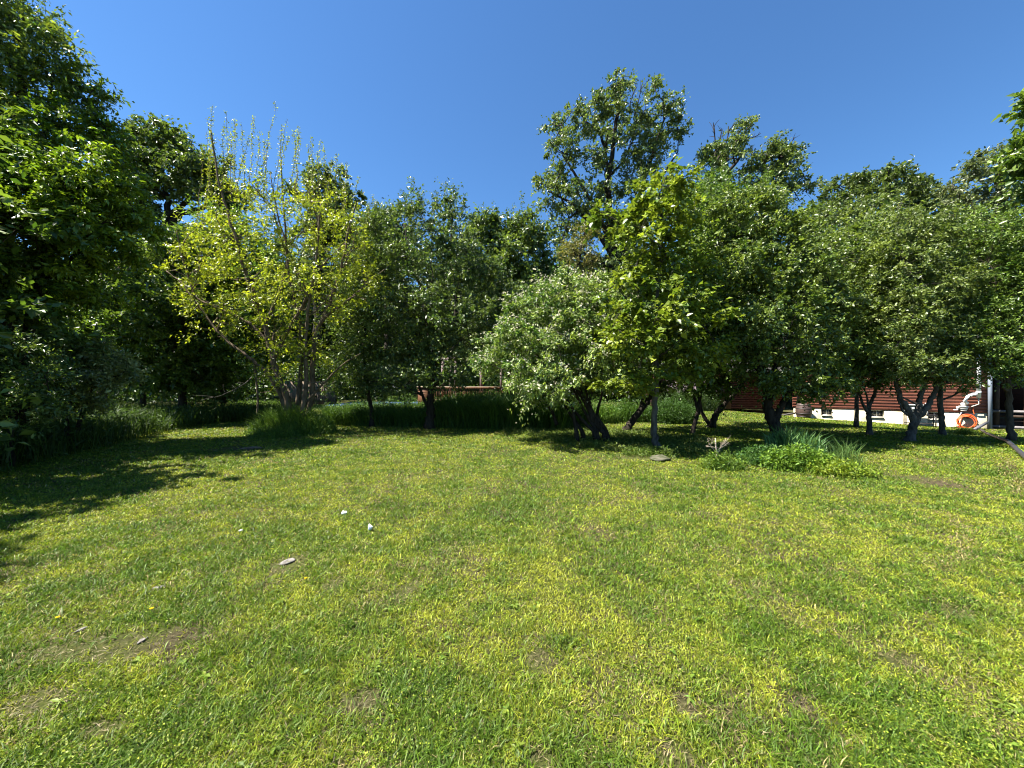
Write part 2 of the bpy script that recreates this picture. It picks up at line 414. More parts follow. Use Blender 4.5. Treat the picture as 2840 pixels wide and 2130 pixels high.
def bare(x, y):
    s = np.zeros_like(x)
    wob = .3+2.6*fnoise(x, y, 9.0)**1.5+.8*fnoise(x+5, y+9, 25.0)
    for (q, ra, rb) in bare_w:
        e = ((x-q[0])/ra)**2+((y-q[1])/(rb*2.2))**2
        s = np.maximum(s, np.exp(-e*1.2*wob))
    return s
# worn pale arc in the lawn at the right
arc = np.array([G(a, b_)[:2] for a, b_ in [(2600, 1420), (2650, 1440), (2672, 1470), (2670, 1510), (2665, 1540), (2640, 1565), (2600, 1580)]])
arc2 = np.array([G(a, b_)[:2] for a, b_ in [(2838, 1375), (2828, 1340), (2800, 1300), (2795, 1270)]])
def near_line(x, y, L, wd):
    d = np.full_like(x, 9.0)
    for a, b_ in zip(L[:-1], L[1:]):
        ab = b_-a; t = np.clip(((x-a[0])*ab[0]+(y-a[1])*ab[1])/(ab@ab), 0, 1)
        d = np.minimum(d, np.hypot(x-a[0]-t*ab[0], y-a[1]-t*ab[1]))
    return np.exp(-(d/wd)**2)
NB = 900000
rg = np.random.default_rng(11)
d = 1.05*(30/1.05)**rg.random(NB); xx = (rg.random(NB)*2-1)*(1.5*d+0.8)
fa, fb, fc, fd = lawn_fields(xx, d)
br = bare(xx, d)
dens = np.clip(0.45+1.1*fb+0.35*(fd-.5), 0.25, 1.0)*(1-0.93*np.clip(br*1.5, 0, 1))
tx = 1.0-np.clip(bare(xx, d)*1.5, 0, 1)
keep = (rg.random(NB) < dens) & ~((xx*0.593+d*0.805) > (16.1*0.593+22*0.805-0.1)) & (xx < 40)
xx, d, fa, fb, fc, fd = [q[keep] for q in (xx, d, fa, fb, fc, fd)]; n = len(d)
tt = np.clip((fa-0.5)*4.0+0.52+rg.normal(0, 0.28, n), 0, 1)                # dark fine grass <-> bright yellow-green
dark = np.array([0.068, 0.130, 0.010]); mid = np.array([0.145, 0.215, 0.014]); lite = np.array([0.30, 0.325, 0.028])
cc = np.where(tt[:, None] < .5, dark+(mid-dark)*tt[:, None]*2, mid+(lite-mid)*(tt[:, None]-.5)*2)
blue = np.clip((fc-0.52)*5, 0, 1)*0.2*(rg.random(n) < .7)
cc = cc*(1-blue[:, None])+np.array([0.06, 0.12, 0.030])*blue[:, None]
stw = (rg.random(n) < 0.035+0.15*np.clip((0.42-fb)*6, 0, 1))
ln = np.clip(near_line(xx, d, arc, .09)+near_line(xx, d, arc2, .12), 0, 1)
stw |= rg.random(n) < ln*0.45
cc[stw] = np.array([0.28, 0.23, 0.10])*rg.uniform(.6, 1.2, (stw.sum(), 1))
cc *= np.exp(rg.normal(0, 0.26, (n, 1)))
h = (0.010+0.016*fd+0.014*(1-tt))*np.exp(rg.normal(0, 0.28, n)); h *= np.where(d < 4, 1, 1.0+0.25*np.clip((d-4)/8, 0, 1))
wd = np.maximum(0.003+0.002*rg.random(n), d*0.0019*rg.uniform(.6, 1.4, n))
ps = np.stack([xx, d, ground(xx, d)-0.004], 1)
V, Q, T, C = blades_geo(rg, ps, h, wd, rg.uniform(0.4, 1.9, n), cc)
# clover and small broadleaf among the blades
m_ = 130000; d2 = 1.05*(14/1.05)**rg.random(m_); x2 = (rg.random(m_)*2-1)*(1.5*d2+.8)
f2 = fnoise(x2+23, d2+51, 1.6); k = (rg.random(m_) < np.clip((f2-0.40)*4.5, 0.04, 1)) & (bare(x2, d2) < .35); x2, d2 = x2[k], d2[k]; m_ = len(x2)
p2 = np.stack([x2, d2, ground(x2, d2)+rg.uniform(.008, .035, m_)], 1)
sz = np.maximum(0.009, d2*0.0022)*rg.uniform(.6, 1.4, m_)
v2, t2, c2 = leaves_geo(p2, rvec(rg, m_)*[1, 1, .3], rvec(rg, m_)*.65+[0, 0, 1.0], sz, sz*.85, pal(rg, m_, (0.12, 0.20, 0.015), (0.32, 0.35, 0.04)), fold=.1)
# broad plantain / dandelion leaves in rosettes, and long coarse tufts near the camera
vs, qs, ts, cs_ = [V], [Q], [T], [C]; nv = len(V)
vs.append(v2); ts.append(t2+nv); cs_.append(c2); nv += len(v2)
nr_ = 210; dr = 1.3*(9/1.3)**rg.random(nr_); xr = (rg.random(nr_)*2-1)*1.4*dr
ro = np.repeat(np.arange(nr_), 6); mm = len(ro); an = rg.random(mm)*2*math.pi
pr = np.stack([xr[ro], dr[ro], ground(xr[ro], dr[ro])+.015], 1); ax = np.stack([np.cos(an), np.sin(an), rg.uniform(.1, .7, mm)], 1)
lr = rg.uniform(.02, .055, mm)
v3, t3, c3 = leaves_geo(pr, ax, rvec(rg, mm)*.3+[0, 0, 1], lr, lr*.42, pal(rg, mm, (0.08, .15, .02), (.19, .25, .03)), droop=.15)
vs.append(v3); ts.append(t3+nv); cs_.append(c3); nv += len(v3)
tuft = [G(a, b_) for a, b_ in [(1560, 1790), (1700, 1810), (1480, 1990), (1640, 1890), (1420, 1770), (1050, 1750), (740, 1900), (450, 1960), (2200, 1930), (2420, 1760), (2600, 1850), (2660, 2060), (1850, 1900), (1900, 1400), (1600, 1350), (1240, 1500), (2080, 1600), (300, 1900), (620, 1800), (880, 1850), (1150, 2030), (1950, 2050), (2750, 1780), (2300, 2080), (140, 2060), (560, 2090)]]
tuft += [np.array([x_, y_, 0]) for x_, y_ in zip((rg.random(150)*2-1)*5, rg.uniform(1.3, 8, 150))]
ti = np.repeat(np.arange(len(tuft)), 42); tp = np.array(tuft)[ti]; k2 = len(ti)
tp[:, :2] += rg.normal(0, 0.045, (k2, 2)); tp[:, 2] = ground(tp[:, 0], tp[:, 1])
cch = np.clip(rg.random(len(tuft))[ti]*.8+rg.random(k2)*.3, 0, 1)
v4, q4, t4, c4 = blades_geo(rg, tp, rg.uniform(.03, .085, k2), rg.uniform(.003, .0055, k2), rg.uniform(.3, 1.1, k2), pal(rg, k2, (.045, .11, .015), (.2, .24, .025), .15, cch))
vs.append(v4); qs.append(q4+nv); ts.append(t4+nv); cs_.append(c4); nv += len(v4)
nt_ = 160000; dt = 1.05*(14/1.05)**rg.random(nt_); xt = (rg.random(nt_)*2-1)*(1.5*dt+.8)
kt = rg.random(nt_) < np.clip(.12+1.3*bare(xt, dt)+3*(.45-fnoise(xt+40, dt+11, 2.1)), .15, 1); xt, dt = xt[kt], dt[kt]; nt_ = len(xt); an = rg.random(nt_)*6.28
lt = rg.uniform(.015, .05, nt_)
v5, t5, c5 = leaves_geo(np.stack([xt, dt, ground(xt, dt)+rg.uniform(.0, .012, nt_)], 1), np.stack([np.cos(an), np.sin(an), rg.normal(.1, .2, nt_)], 1), rvec(rg, nt_)*.4+[0, 0, 1], lt, np.maximum(.003, dt*.0014), pal(rg, nt_, (.09, .065, .035), (.30, .25, .13), .3), droop=0)
vs.append(v5); ts.append(t5+nv); cs_.append(c5); nv += len(v5)
o = mesh_np('lawn_grass', np.concatenate(vs), [np.concatenate(qs), np.concatenate(ts)], M_GRASS, None, np.concatenate(cs_)); tag(o, 'mown lawn of mixed grass and clover with thin dry patches', 'lawn', kind='stuff')
# ------------------------------------------------------------------ tall grass, weeds, flowers
def region_pts(rg, poly_px, n, Yrange=None):
    "random ground points inside a polygon given by ground pixels of the photo"
    w_ = np.array([G(a, b_)[:2] for a, b_ in poly_px]); return in_poly(rg, w_, n)
def in_poly(rg, w_, n):
    lo = w_.min(0); hi = w_.max(0); out = []
    while sum(map(len, out)) < n:
        q = lo+rg.random((n*2, 2))*(hi-lo); c = np.zeros(len(q), bool); j = len(w_)-1
        for i in range(len(w_)):
            a, b_ = w_[i], w_[j]
            c ^= ((a[1] > q[:, 1]) != (b_[1] > q[:, 1])) & (q[:, 0] < (b_[0]-a[0])*(q[:, 1]-a[1])/(b_[1]-a[1]+1e-12)+a[0]); j = i
        out.append(q[c])
    return np.concatenate(out)[:n]
def tall(name, rg, xy, hmin, hmax, wd, c1, c2, mat=None, parent=None, origin=None, leafy=0.0, lsz=.06, hfun=None, lc1=None, lc2=None, lean=.55):
    n = len(xy); p = np.stack([xy[:, 0], xy[:, 1], ground(xy[:, 0], xy[:, 1])-.01], 1)
    h = rg.uniform(hmin, hmax, n)
    if hfun is not None: h = h*hfun(xy)
    c1, c2, lc1, lc2 = [None if q is None else tuple(np.array(q)*[.95, .86, .75]) for q in (c1, c2, lc1, lc2)]
    V, Q, T, C = blades_geo(rg, p, h, wd*rg.uniform(.6, 1.4, n), rg.uniform(.1, lean*1.6, n), pal(rg, n, c1, c2), curl=.9)
    vs, ts, cs_ = [V], [T], [C]; nv = len(V)
    if leafy:
        k = int(n*leafy); j = rg.integers(0, n, k); q = p[j]+np.stack([rg.normal(0, .05, k), rg.normal(0, .05, k), h[j]*rg.random(k)**.7*.95], 1)
        v, t, c = leaves_geo(q, rvec(rg, k)+[0, 0, .1], rvec(rg, k)*.8+[0, 0, .7], lsz*rg.uniform(.6, 1.4, k), lsz*.42, pal(rg, k, lc1 or c1, lc2 or c2))
        vs.append(v); ts.append(t+nv); cs_.append(c); nv += len(v)
    return mesh_np(name, np.concatenate(vs), [Q, np.concatenate(ts)], mat or M_GRASS, parent, np.concatenate(cs_), origin)
rg = np.random.default_rng(21)
# ring of tall grass round the yellow tree
c0 = P(805, 0, 12.3); c0[2] = 0; th = rg.random(9000)*2*math.pi; rr = rg.random(9000)**.5
xy = np.stack([c0[0]+1.3*rr*np.cos(th), c0[1]+1.45*rr*np.sin(th)], 1)
o = tall('tall_grass', rg, xy, .6, 1.12, .014, (.07, .17, .03), (.16, .28, .05), leafy=.6, lsz=.075,
         hfun=lambda q: 1.05-.75*np.hypot((q[:, 0]-c0[0])/1.3, (q[:, 1]-c0[1])/1.45)**2.2-.1*sstep(0, 1, q[:, 0]-c0[0])-.52*sstep(.0, .55, c0[1]-q[:, 1]), lc1=(.06, .13, .02), lc2=(.12, .2, .03))
tag(o, 'ring of uncut tall grass and weeds round the foot of the multi-stemmed yellow tree', 'tall grass', kind='stuff')
# uncut strip in front of the pool and deck
w_ = np.array([P(910, 0, 15.0)[:2], P(1300, 0, 13.6)[:2], P(1560, 0, 13.0)[:2], P(1640, 0, 14.5)[:2], P(1500, 0, 17)[:2], P(900, 0, 18)[:2]])
xy = in_poly(rg, w_, 26000)
def hf(q):
    X = q[:, 0]/q[:, 1]*F+CX
    return .72+.40*sstep(1150, 1300, X)+.25*(fnoise(q[:, 0], q[:, 1], 1.2)-.5)*2
o = tall('meadow_grass', rg, xy, .75, 1.25, .022, (.04, .11, .02), (.10, .19, .03), leafy=1.2, lsz=.10, hfun=hf)
tag(o, 'long strip of waist-high grass and weeds in front of the wooden deck', 'tall grass', kind='stuff')
# undergrowth along the left edge of the lawn
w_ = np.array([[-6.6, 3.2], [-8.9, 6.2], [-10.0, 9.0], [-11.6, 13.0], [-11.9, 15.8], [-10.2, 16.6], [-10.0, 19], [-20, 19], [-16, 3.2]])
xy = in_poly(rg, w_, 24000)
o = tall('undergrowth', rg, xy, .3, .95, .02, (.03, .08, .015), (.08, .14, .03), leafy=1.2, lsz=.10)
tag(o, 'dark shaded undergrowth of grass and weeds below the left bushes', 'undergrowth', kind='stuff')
# bright grass behind, left of the yellow tree
w_ = np.array([P(690, 0, 17)[:2], P(760, 0, 17)[:2], P(800, 0, 26)[:2], P(640, 0, 26)[:2]])
o = tall('meadow_grass', rg, in_poly(rg, w_, 5000), .3, .7, .03, (.10, .2, .03), (.16, .27, .04)); tag(o, 'bright sunlit grass in the gap behind and left of the yellow tree', 'tall grass', kind='stuff')

def plant(name, label, cat, px, py, rad, n, hmin, hmax, wd, c1, c2, leafy=1.0, lsz=.08, fl=None, lean=.5, dome=.4, ry=None, stem_w=None, lc1=None, lc2=None, group=None):
    rg = np.random.default_rng(abs(hash((px, py))) % 9999 if False else int(px*7+py))
    c = G(px, py); th = rg.random(n)*2*math.pi; rr = rg.random(n)**.6
    xy = np.stack([c[0]+rad*rr*np.cos(th), c[1]+(ry or rad)*rr*np.sin(th)], 1)
    root = empty(name, c); tag(root, label, cat, group)
    tall('foliage', rg, xy, hmin, hmax, wd, c1, c2, parent=root, origin=c, leafy=leafy, lsz=lsz, lean=lean, lc1=lc1, lc2=lc2,
         hfun=lambda q: 1-dome*(np.hypot((q[:, 0]-c[0])/rad, (q[:, 1]-c[1])/(ry or rad)))**2)
    if fl:
        nf, fs, fc = fl; th = rg.random(nf)*2*math.pi; rr = rg.random(nf)**.5
        # flowers sit in small heads
        nh = max(3, nf//14); hd = rg.integers(0, nh, nf); hx = rg.random(nh)*2*math.pi; hr = rg.random(nh)**.5
        p = np.stack([c[0]+rad*hr*np.cos(hx), c[1]+(ry or rad)*hr*np.sin(hx), c[2]+rg.uniform(hmax*.65, hmax*1.08, nh)], 1)[hd]+rg.normal(0, fs*1.3, (nf, 3))
        v, t, k = leaves_geo(p, rvec(rg, nf), rvec(rg, nf)+[0, -.4, .7], fs, fs*.9, pal(rg, nf, fc, tuple(x*.75 for x in fc), .12))
        tag(mesh_np('blossom', v, [t], M_PETAL, root, k, origin=c), kind='stuff')
    return root
# shaded ground cover under the pale bush
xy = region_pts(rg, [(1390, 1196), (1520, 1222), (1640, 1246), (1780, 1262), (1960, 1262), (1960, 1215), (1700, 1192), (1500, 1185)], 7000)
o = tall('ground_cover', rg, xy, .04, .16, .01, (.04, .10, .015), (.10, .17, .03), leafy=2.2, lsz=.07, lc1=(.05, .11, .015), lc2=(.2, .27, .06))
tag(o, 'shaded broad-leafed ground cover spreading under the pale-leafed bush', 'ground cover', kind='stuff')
# weedy flower bed on the lawn, right of centre
BD = (.06, .17, .06); BL = (.16, .30, .10)
plant('daylily', 'clump of blue-green strap leaves standing tallest at the back of the weedy bed', 'plant', 2185, 1262, .42, 360, .5, .86, .022, BD, BL, leafy=0, lean=.35)
plant('daylily', 'narrow clump of strap leaves with drooping tips, right of the tallest clump in the bed', 'plant', 2245, 1268, .30, 220, .4, .72, .02, BD, BL, leafy=0, lean=.45)
plant('weed_clump', 'broad bright leafy weeds in the middle of the weedy bed', 'plant', 2215, 1302, .62, 900, .2, .55, .008, (.07, .17, .02), (.16, .28, .03), leafy=4.5, lsz=.07, ry=.3)
plant('weed_clump', 'low yellow-green weeds spilling onto the lawn at the right end of the bed', 'plant', 2330, 1318, .55, 560, .1, .34, .008, (.10, .2, .02), (.24, .32, .03), leafy=3.5, lsz=.06, ry=.26)
plant('weed_clump', 'deep green ferny weeds at the left of the daylily leaves', 'plant', 2120, 1288, .5, 760, .2, .5, .007, (.035, .12, .03), (.10, .21, .035), leafy=4, lsz=.05, ry=.3)
plant('weed_clump', 'small leafy weed growing round the dead pale stalk', 'plant', 2005, 1300, .38, 420, .12, .42, .007, (.05, .13, .02), (.16, .26, .03), leafy=3.5, lsz=.05, ry=.25)
plant('grass_tuft', 'thin seeding grass tuft at the far right end of the bed', 'plant', 2345, 1292, .26, 280, .3, .7, .008, (.06, .15, .04), (.14, .24, .07), leafy=0, lean=.4)
plant('weed_clump', 'scraggly shaded weeds round the foot of the straight maple', 'plant', 1815, 1262, .75, 620, .05, .26, .007, (.04, .10, .015), (.13, .2, .03), leafy=2.5, lsz=.06, ry=.45)
plant('phlox', 'pinkish purple phlox in flower behind the leaning dark trunk', 'flowers', 1745, 1168, .95, 900, .6, 1.25, .012, (.04, .12, .02), (.1, .2, .03), leafy=4, lsz=.09, fl=(170, .035, (.38, .26, .45)), ry=.6)
plant('weed_clump', 'sunlit tall weeds between the slanting stems and the phlox', 'plant', 1660, 1172, .8, 900, .5, 1.15, .012, (.06, .16, .02), (.14, .25, .04), leafy=3.5, lsz=.09, ry=.6)
plant('rounded_shrub', 'rounded dark green shrub behind the straight maple trunk', 'shrub', 1862, 1172, 1.0, 1500, .5, 1.25, .012, (.03, .09, .018), (.07, .15, .03), leafy=7, lsz=.08, ry=.8, dome=.45)
plant('flowering_shrub', 'pale pink flowering bush far back beyond the rounded shrub', 'shrub', 1900, 1138, 2.0, 1400, .8, 1.75, .015, (.03, .08, .02), (.07, .13, .03), leafy=4, lsz=.09, fl=(1500, .06, (.5, .38, .43)), ry=.9, dome=.3)
plant('flowering_shrub', 'smaller white flowering bush right of the pale pink one', 'shrub', 2015, 1137, 1.0, 700, .7, 1.45, .015, (.03, .08, .02), (.07, .13, .03), leafy=4, lsz=.09, fl=(450, .06, (.5, .47, .47)), ry=.8, dome=.3)
plant('foundation_weed', 'small green weed growing inside the ring of the orange hose', 'plant', 2680, 1206, .35, 200, .1, .42, .01, (.06, .14, .02), (.15, .24, .04), leafy=3, lsz=.06, ry=.2)
plant('weed_clump', 'tall leafy weeds with pale heads left of the wooden deck', 'plant', 1115, 1125, 1.1, 700, .5, 1.3, .02, (.06, .14, .03), (.14, .24, .05), leafy=3, lsz=.14, fl=(60, .06, (.5, .5, .5)), ry=.6)

# dead stalk in the bed
c = G(1992, 1296); Yd = c[1]; mb = MB(); rg = np.random.default_rng(5)
def pp(px, py, dy=0): return P(px, py, Yd+dy)
mb.tube([c-[0, 0, .03], pp(1988, 1262), pp(1985, 1235), pp(1984, 1215)], [.016, .013, .013, .010], k=6, bump=.2, rg=rg)
for a in [((1986, 1255), (1968, 1235), (1962, 1216)), ((1986, 1242), (1972, 1238), (1960, 1239)), ((1988, 1258), (2002, 1240), (2010, 1222)), ((1988, 1250), (2008, 1236), (2020, 1216)), ((1986, 1235), (1978, 1225), (1975, 1222)),
          ((2004, 1240), (2014, 1232), (2021, 1226)), ((1988, 1262), (1998, 1250), (2000, 1232))]:
    q = bez(pp(*a[0]), pp(*a[1]), pp(*a[2]), 6); mb.tube(q, np.linspace(.006, .003, 6), k=4)
    for j in range(9):
        s0 = q[rg.integers(2, 6)]; mb.tube([s0, s0+rg.normal(0, .03, 3)+[0, 0, .03]], [.003, .002], k=3)
root = empty('dead_stalk', c); tag(root, 'dry pale branching stalk standing at the left end of the weedy bed', 'dead plant')
mb.build('stem', plain('dry_stem', (.5, .42, .32), .9, .1, c2=(.3, .24, .17), scale=30), root, origin=c)

# ------------------------------------------------------------------ stones, litter, dandelions on the lawn
def blob(name, label, cat, px, py, size, mat, seed, flat=.5, sink=.3, k=2, rough=.045):
    import bmesh
    rg = np.random.default_rng(seed); bm = bmesh.new(); bmesh.ops.create_icosphere(bm, subdivisions=k, radius=1)
    v = np.array([list(q.co) for q in bm.verts]); f = np.array([[q.index for q in a.verts] for a in bm.faces]); bm.free()
    ax = rvec(rg, 7)
    for a in ax: v -= np.maximum((v@a)[:, None]-rg.uniform(.35, .8), 0)*a
    v *= 1+rg.normal(0, rough, (len(v), 1)); v = v*np.array(size)
    c = G(px, py); c[2] += size[2]*(1-sink)
    o = mesh_np(name, v, [f], mat); o.location = c; o.rotation_euler = (0, 0, rg.uniform(0, 3)); tag(o, label, cat); return o
M_PAPER = plain('white_paper', (.85, .85, .85), .6, .3, noise=.15, scale=20)
M_STONE = plain('grey_stone', (.26, .24, .21), .9, .2, c2=(.10, .09, .08), scale=25, bump=.6)
blob('litter', 'larger of the white scraps lying on the open lawn', 'litter', 1026, 1472, (.036, .03, .032), M_PAPER, 1, sink=.0, k=3, rough=.16)
blob('litter', 'white crumpled scrap farther back on the open lawn', 'litter', 955, 1428, (.034, .02, .024), M_PAPER, 2, sink=0, k=3, rough=.16)
blob('litter', 'grey-white scrap in a worn hollow, left of the other scraps', 'litter', 668, 1477, (.032, .016, .012), plain('dull_paper', (.6, .58, .55), .7, .3, noise=.3, scale=30), 3, sink=-.2, k=3, rough=.16)
blob('flat_stone', 'flat grey stone sunk in the lawn, left of centre', 'stone', 795, 1562, (.085, .055, .012), M_STONE, 5, sink=.3, k=3)
blob('stone', 'small stone at the left end of the bare strip', 'stone', 222, 1753, (.04, .024, .009), M_STONE, 7, sink=.6)
blob('stone', 'small stone in the middle of the bare strip beside a tuft', 'stone', 395, 1778, (.045, .026, .009), M_STONE, 8, sink=.6)
blob('stone', 'pale stone lying alone in the thin grass above the bare strip', 'stone', 440, 1633, (.045, .024, .008), M_STONE, 9, sink=.2)
blob('rock', 'flat mossy rock in the shade below the straight maple', 'rock', 1835, 1273, (.42, .22, .05), plain('mossy_rock', (.13, .12, .09), .95, .1, c2=(.04, .05, .02), scale=9, bump=.8), 10, sink=.5, k=3)
blob('rock', 'brown flat rock at the left foot of the tall grass ring', 'rock', 705, 1245, (.3, .12, .04), plain('brown_rock', (.2, .15, .11), .95, .1, c2=(.09, .07, .05), scale=9, bump=.8), 12, sink=.4, k=3)
M_DAND = plain('dandelion_petal', (.55, .36, .01), .8, .1, noise=.1)
for i, (px, py, lb) in enumerate([(160, 1731, 'yellow dandelion flower in the grass at far left'), (420, 1703, 'yellow dandelion flower above the bare strip'), (848, 1619, 'yellow dandelion flower right of the flat stone')]):
    c = G(px, py)+[0, 0, .035]; mb = MB()
    for k in range(14):
        a = k/14*6.283; mb.add([[0, 0, 0], [0.011*math.cos(a-.2), 0.011*math.sin(a-.2), .006], [.013*math.cos(a), .013*math.sin(a), .004], [0.011*math.cos(a+.2), 0.011*math.sin(a+.2), .006]], q=[(0, 1, 2, 3)])
    mb.lathe([(0.0, .009), (.006, .007), (.009, .001), (.0, -.002)], (0, 0, 0), 10)
    r = empty('dandelion', c-[0, 0, .035]); tag(r, lb, 'flower', 'dandelions in the lawn')
    f = mb.build('flower_head', M_DAND, r); f.location = (0, 0, .035)
    s = MB(); s.tube([[0, 0, -.0], [.002, 0, .035]], .002, k=5); s.build('stem', plain('green_stem', (.1, .2, .04), .6, .3), r)
# ------------------------------------------------------------------ log house on the right
O = np.array([16.1, 22.0]); U = np.array([5.7, -4.2])/math.hypot(5.7, 4.2); Nn = np.array([-U[1]*-1, U[0]*-1])  # outward normal
Nn = np.array([U[1], -U[0]])
if Nn @ (-O) < 0: Nn = -Nn
RZ = math.atan2(U[1], U[0])
RM = np.array([[U[0], U[1], 0], [Nn[0]*-1, Nn[1]*-1, 0], [0, 0, 1.0]])     # local x along the wall, local y into the house
def wall_s(px):
    k = (px-CX)/F; return (k*O[1]-O[0])/(U[0]-k*U[1])
def wall_p(px, py, out=0.0):
    "point on the wall plane (moved outward) seen at a pixel"
    k = (px-CX)/F; Oo = O+Nn*out; s = (k*Oo[1]-Oo[0])/(U[0]-k*U[1]); q = Oo+U*s
    return np.array([q[0], q[1], CAMZ-(py-CY)/F*q[1]])
def WL(s, out, z): q = O+U*s+Nn*out; return np.array([q[0], q[1], z])
M_LOG = plain('red_stained_log', (.34, .125, .075), .6, .3, c2=(.20, .07, .045), scale=3.0, bump=.15, stretch=(.6, .6, 6))
M_LOGSHADE = plain('red_log_painted_shade', (.05, .016, .012), .7, .2, c2=(.02, .008, .007), scale=3.0, bump=.15, stretch=(.6, .6, 6))  # red log again, with the outbuilding's deep shade darkened into the colour
M_FOUND = plain('cream_painted_concrete', (.74, .66, .46), .85, .2, c2=(.5, .44, .3), scale=3.5, bump=.25)
M_ROOF = plain('grey_shingle', (.055, .055, .05), .95, .1, c2=(.03, .03, .028), scale=12, bump=.5)
M_GLASS = plain('dark_window_glass', (.03, .035, .04), .08, .8)
M_WFR = plain('pale_window_frame', (.55, .52, .45), .5, .3, noise=.15)
M_WHITE = plain('white_plastic', (.85, .85, .85), .4, .4, noise=.05)
M_DKMET = plain('dark_metal', (.035, .03, .03), .5, .4, noise=.3)
M_GREY = plain('weathered_grey_plastic', (.13, .15, .15), .6, .3, c2=(.08, .09, .09), scale=10, stretch=(1, 1, 6))
HL = wall_s(2737); DEP = 7.5; ZF = .255; ZT = 3.15; pitch = .15
house = empty('log_house', WL(0, 0, float(ground(O[0], O[1]))-.0), RZ)
tag(house, 'single-storey house with red-brown log siding on a cream painted foundation', 'house')
def hb():  # house pieces are made in the frame of the wall: x along, y into the house, z up
    return MB()
hz0 = float(ground(O[0], O[1]))
def HZ(z): return z-hz0
def hbuild(mb, name, mat, parent=None, **k):
    return mb.build(name, mat, parent or house, **k)
# foundation with openings: three basement windows
fw = [(wall_s(2277), wall_s(2308), 'f'), (wall_s(2413), wall_s(2452), 'f'), (wall_s(2573), wall_s(2612), 'f')]
zw0, zw1 = -.12, .245
mb = hb(); xs = 0.0; zb = -1.6
for a, b_, _ in fw:
    mb.box(((xs+a)/2, .15, HZ((zb+ZF)/2)), (a-xs, .30, ZF-zb)); mb.box(((a+b_)/2, .15, HZ((zb+zw0)/2)), (b_-a, .30, zw0-zb)); xs = b_
mb.box(((xs+HL)/2, .15, HZ((zb+ZF)/2)), (HL-xs, .30, ZF-zb))
mb.box((.15, (.3+DEP)/2, HZ((zb+ZF)/2)), (.30, DEP-.3, ZF-zb)); mb.box((HL-.15, (.3+DEP)/2, HZ((zb+ZF)/2)), (.30, DEP-.3, ZF-zb))
hbuild(mb, 'foundation', M_FOUND)
for a, b_, _ in fw:
    fr = hb(); t = .035
    fr.box(((a+b_)/2, .13, HZ(zw0+t/2)), (b_-a-.004, .10, t)); fr.box(((a+b_)/2, .13, HZ(zw1-t/2)), (b_-a-.004, .06, t))
    for x in (a+t/2+.002, (a+b_)/2, b_-t/2-.002): fr.box((x, .13, HZ((zw0+zw1)/2)), (t, .06, zw1-zw0-2*t-.002))
    wdo = hbuild(fr, 'window', M_WFR)
    g = hb(); g.box(((a+b_)/2, .15, HZ((zw0+zw1)/2)), (b_-a-.02, .008, zw1-zw0-.02)); hbuild(g, 'pane', M_GLASS, wdo)
    s_ = hb(); s_.box(((a+b_)/2, .02, HZ(zw0-.012)), (b_-a-.01, .17, .025)); hbuild(s_, 'sill', M_WFR, wdo)
# log courses
mb = hb(); z = ZF; rg = np.random.default_rng(9)
def course(mb, L0, L1, z, r=pitch/2, face='front'):
    kk = 7; th = np.linspace(-math.pi/2, math.pi/2, kk)
    prof = np.array([(-math.cos(t)*r*.62, z+r+math.sin(t)*r) for t in th])
    for e0, e1 in ((L0, L1),):
        if face == 'front': v = np.array([[x, p[0]-.0, HZ(p[1])] for x in (e0, e1) for p in prof])
        elif face == 'left': v = np.array([[p[0], x, HZ(p[1])] for x in (e1, e0) for p in prof])
        else: v = np.array([[HL-p[0], x, HZ(p[1])] for x in (e0, e1) for p in prof])
        q = [(i, i+kk, i+kk+1, i+1) for i in range(kk-1)]; t = []
        for o_ in (0, kk): t += [(o_, o_+m+1, o_+m) for m in range(1, kk-1)]
        mb.add(v, q, t)
while z < ZT-.02:
    x = -.03; 
    while x < HL+.03:
        x2 = min(x+rg.uniform(2.2, 4.2), HL+.03); 
        if HL+.03-x2 < .6: x2 = HL+.03
        course(mb, x, x2-.004, z+rg.normal(0, .0015)); x = x2
    course(mb, .0, DEP, z, face='left'); course(mb, .0, DEP, z, face='right')
    z += pitch
mb.box((HL/2, .10+.002, HZ((ZF+ZT)/2)), (HL-.01, .19, ZT-ZF-.004)); mb.box((.10, DEP/2+.1, HZ((ZF+ZT)/2)), (.19, DEP-.2, ZT-ZF-.006)); mb.box((HL-.10, DEP/2+.1, HZ((ZF+ZT)/2)), (.19, DEP-.2, ZT-ZF-.006))
hbuild(mb, 'wall', M_LOG)
# roof
mb = hb(); e = .55; rid = 1.9
A = lambda x, y, z: [x, y, HZ(z)]
for y0, z0, y1, z1 in ((-e, ZT-.02, DEP/2, ZT+rid), (DEP+e, ZT-.02, DEP/2, ZT+rid)):
    v = [A(-e, y0, z0), A(HL+e+4, y0, z0), A(HL+e+4, y1, z1), A(-e, y1, z1), A(-e, y0, z0+.12), A(HL+e+4, y0, z0+.12), A(HL+e+4, y1, z1+.12), A(-e, y1, z1+.12)]
    mb.add(v, q=[(0, 3, 2, 1), (4, 5, 6, 7), (0, 1, 5, 4), (1, 2, 6, 5), (3, 0, 4, 7)])
hbuild(mb, 'roof', M_ROOF)
mb = hb(); mb.add([A(.05, .0, ZT), A(.05, DEP, ZT), A(.05, DEP/2, ZT+rid-.15), A(HL-.05, .0, ZT), A(HL-.05, DEP, ZT), A(HL-.05, DEP/2, ZT+rid-.15)], t=[(0, 1, 2), (3, 5, 4)])
hbuild(mb, 'gable', M_LOG)
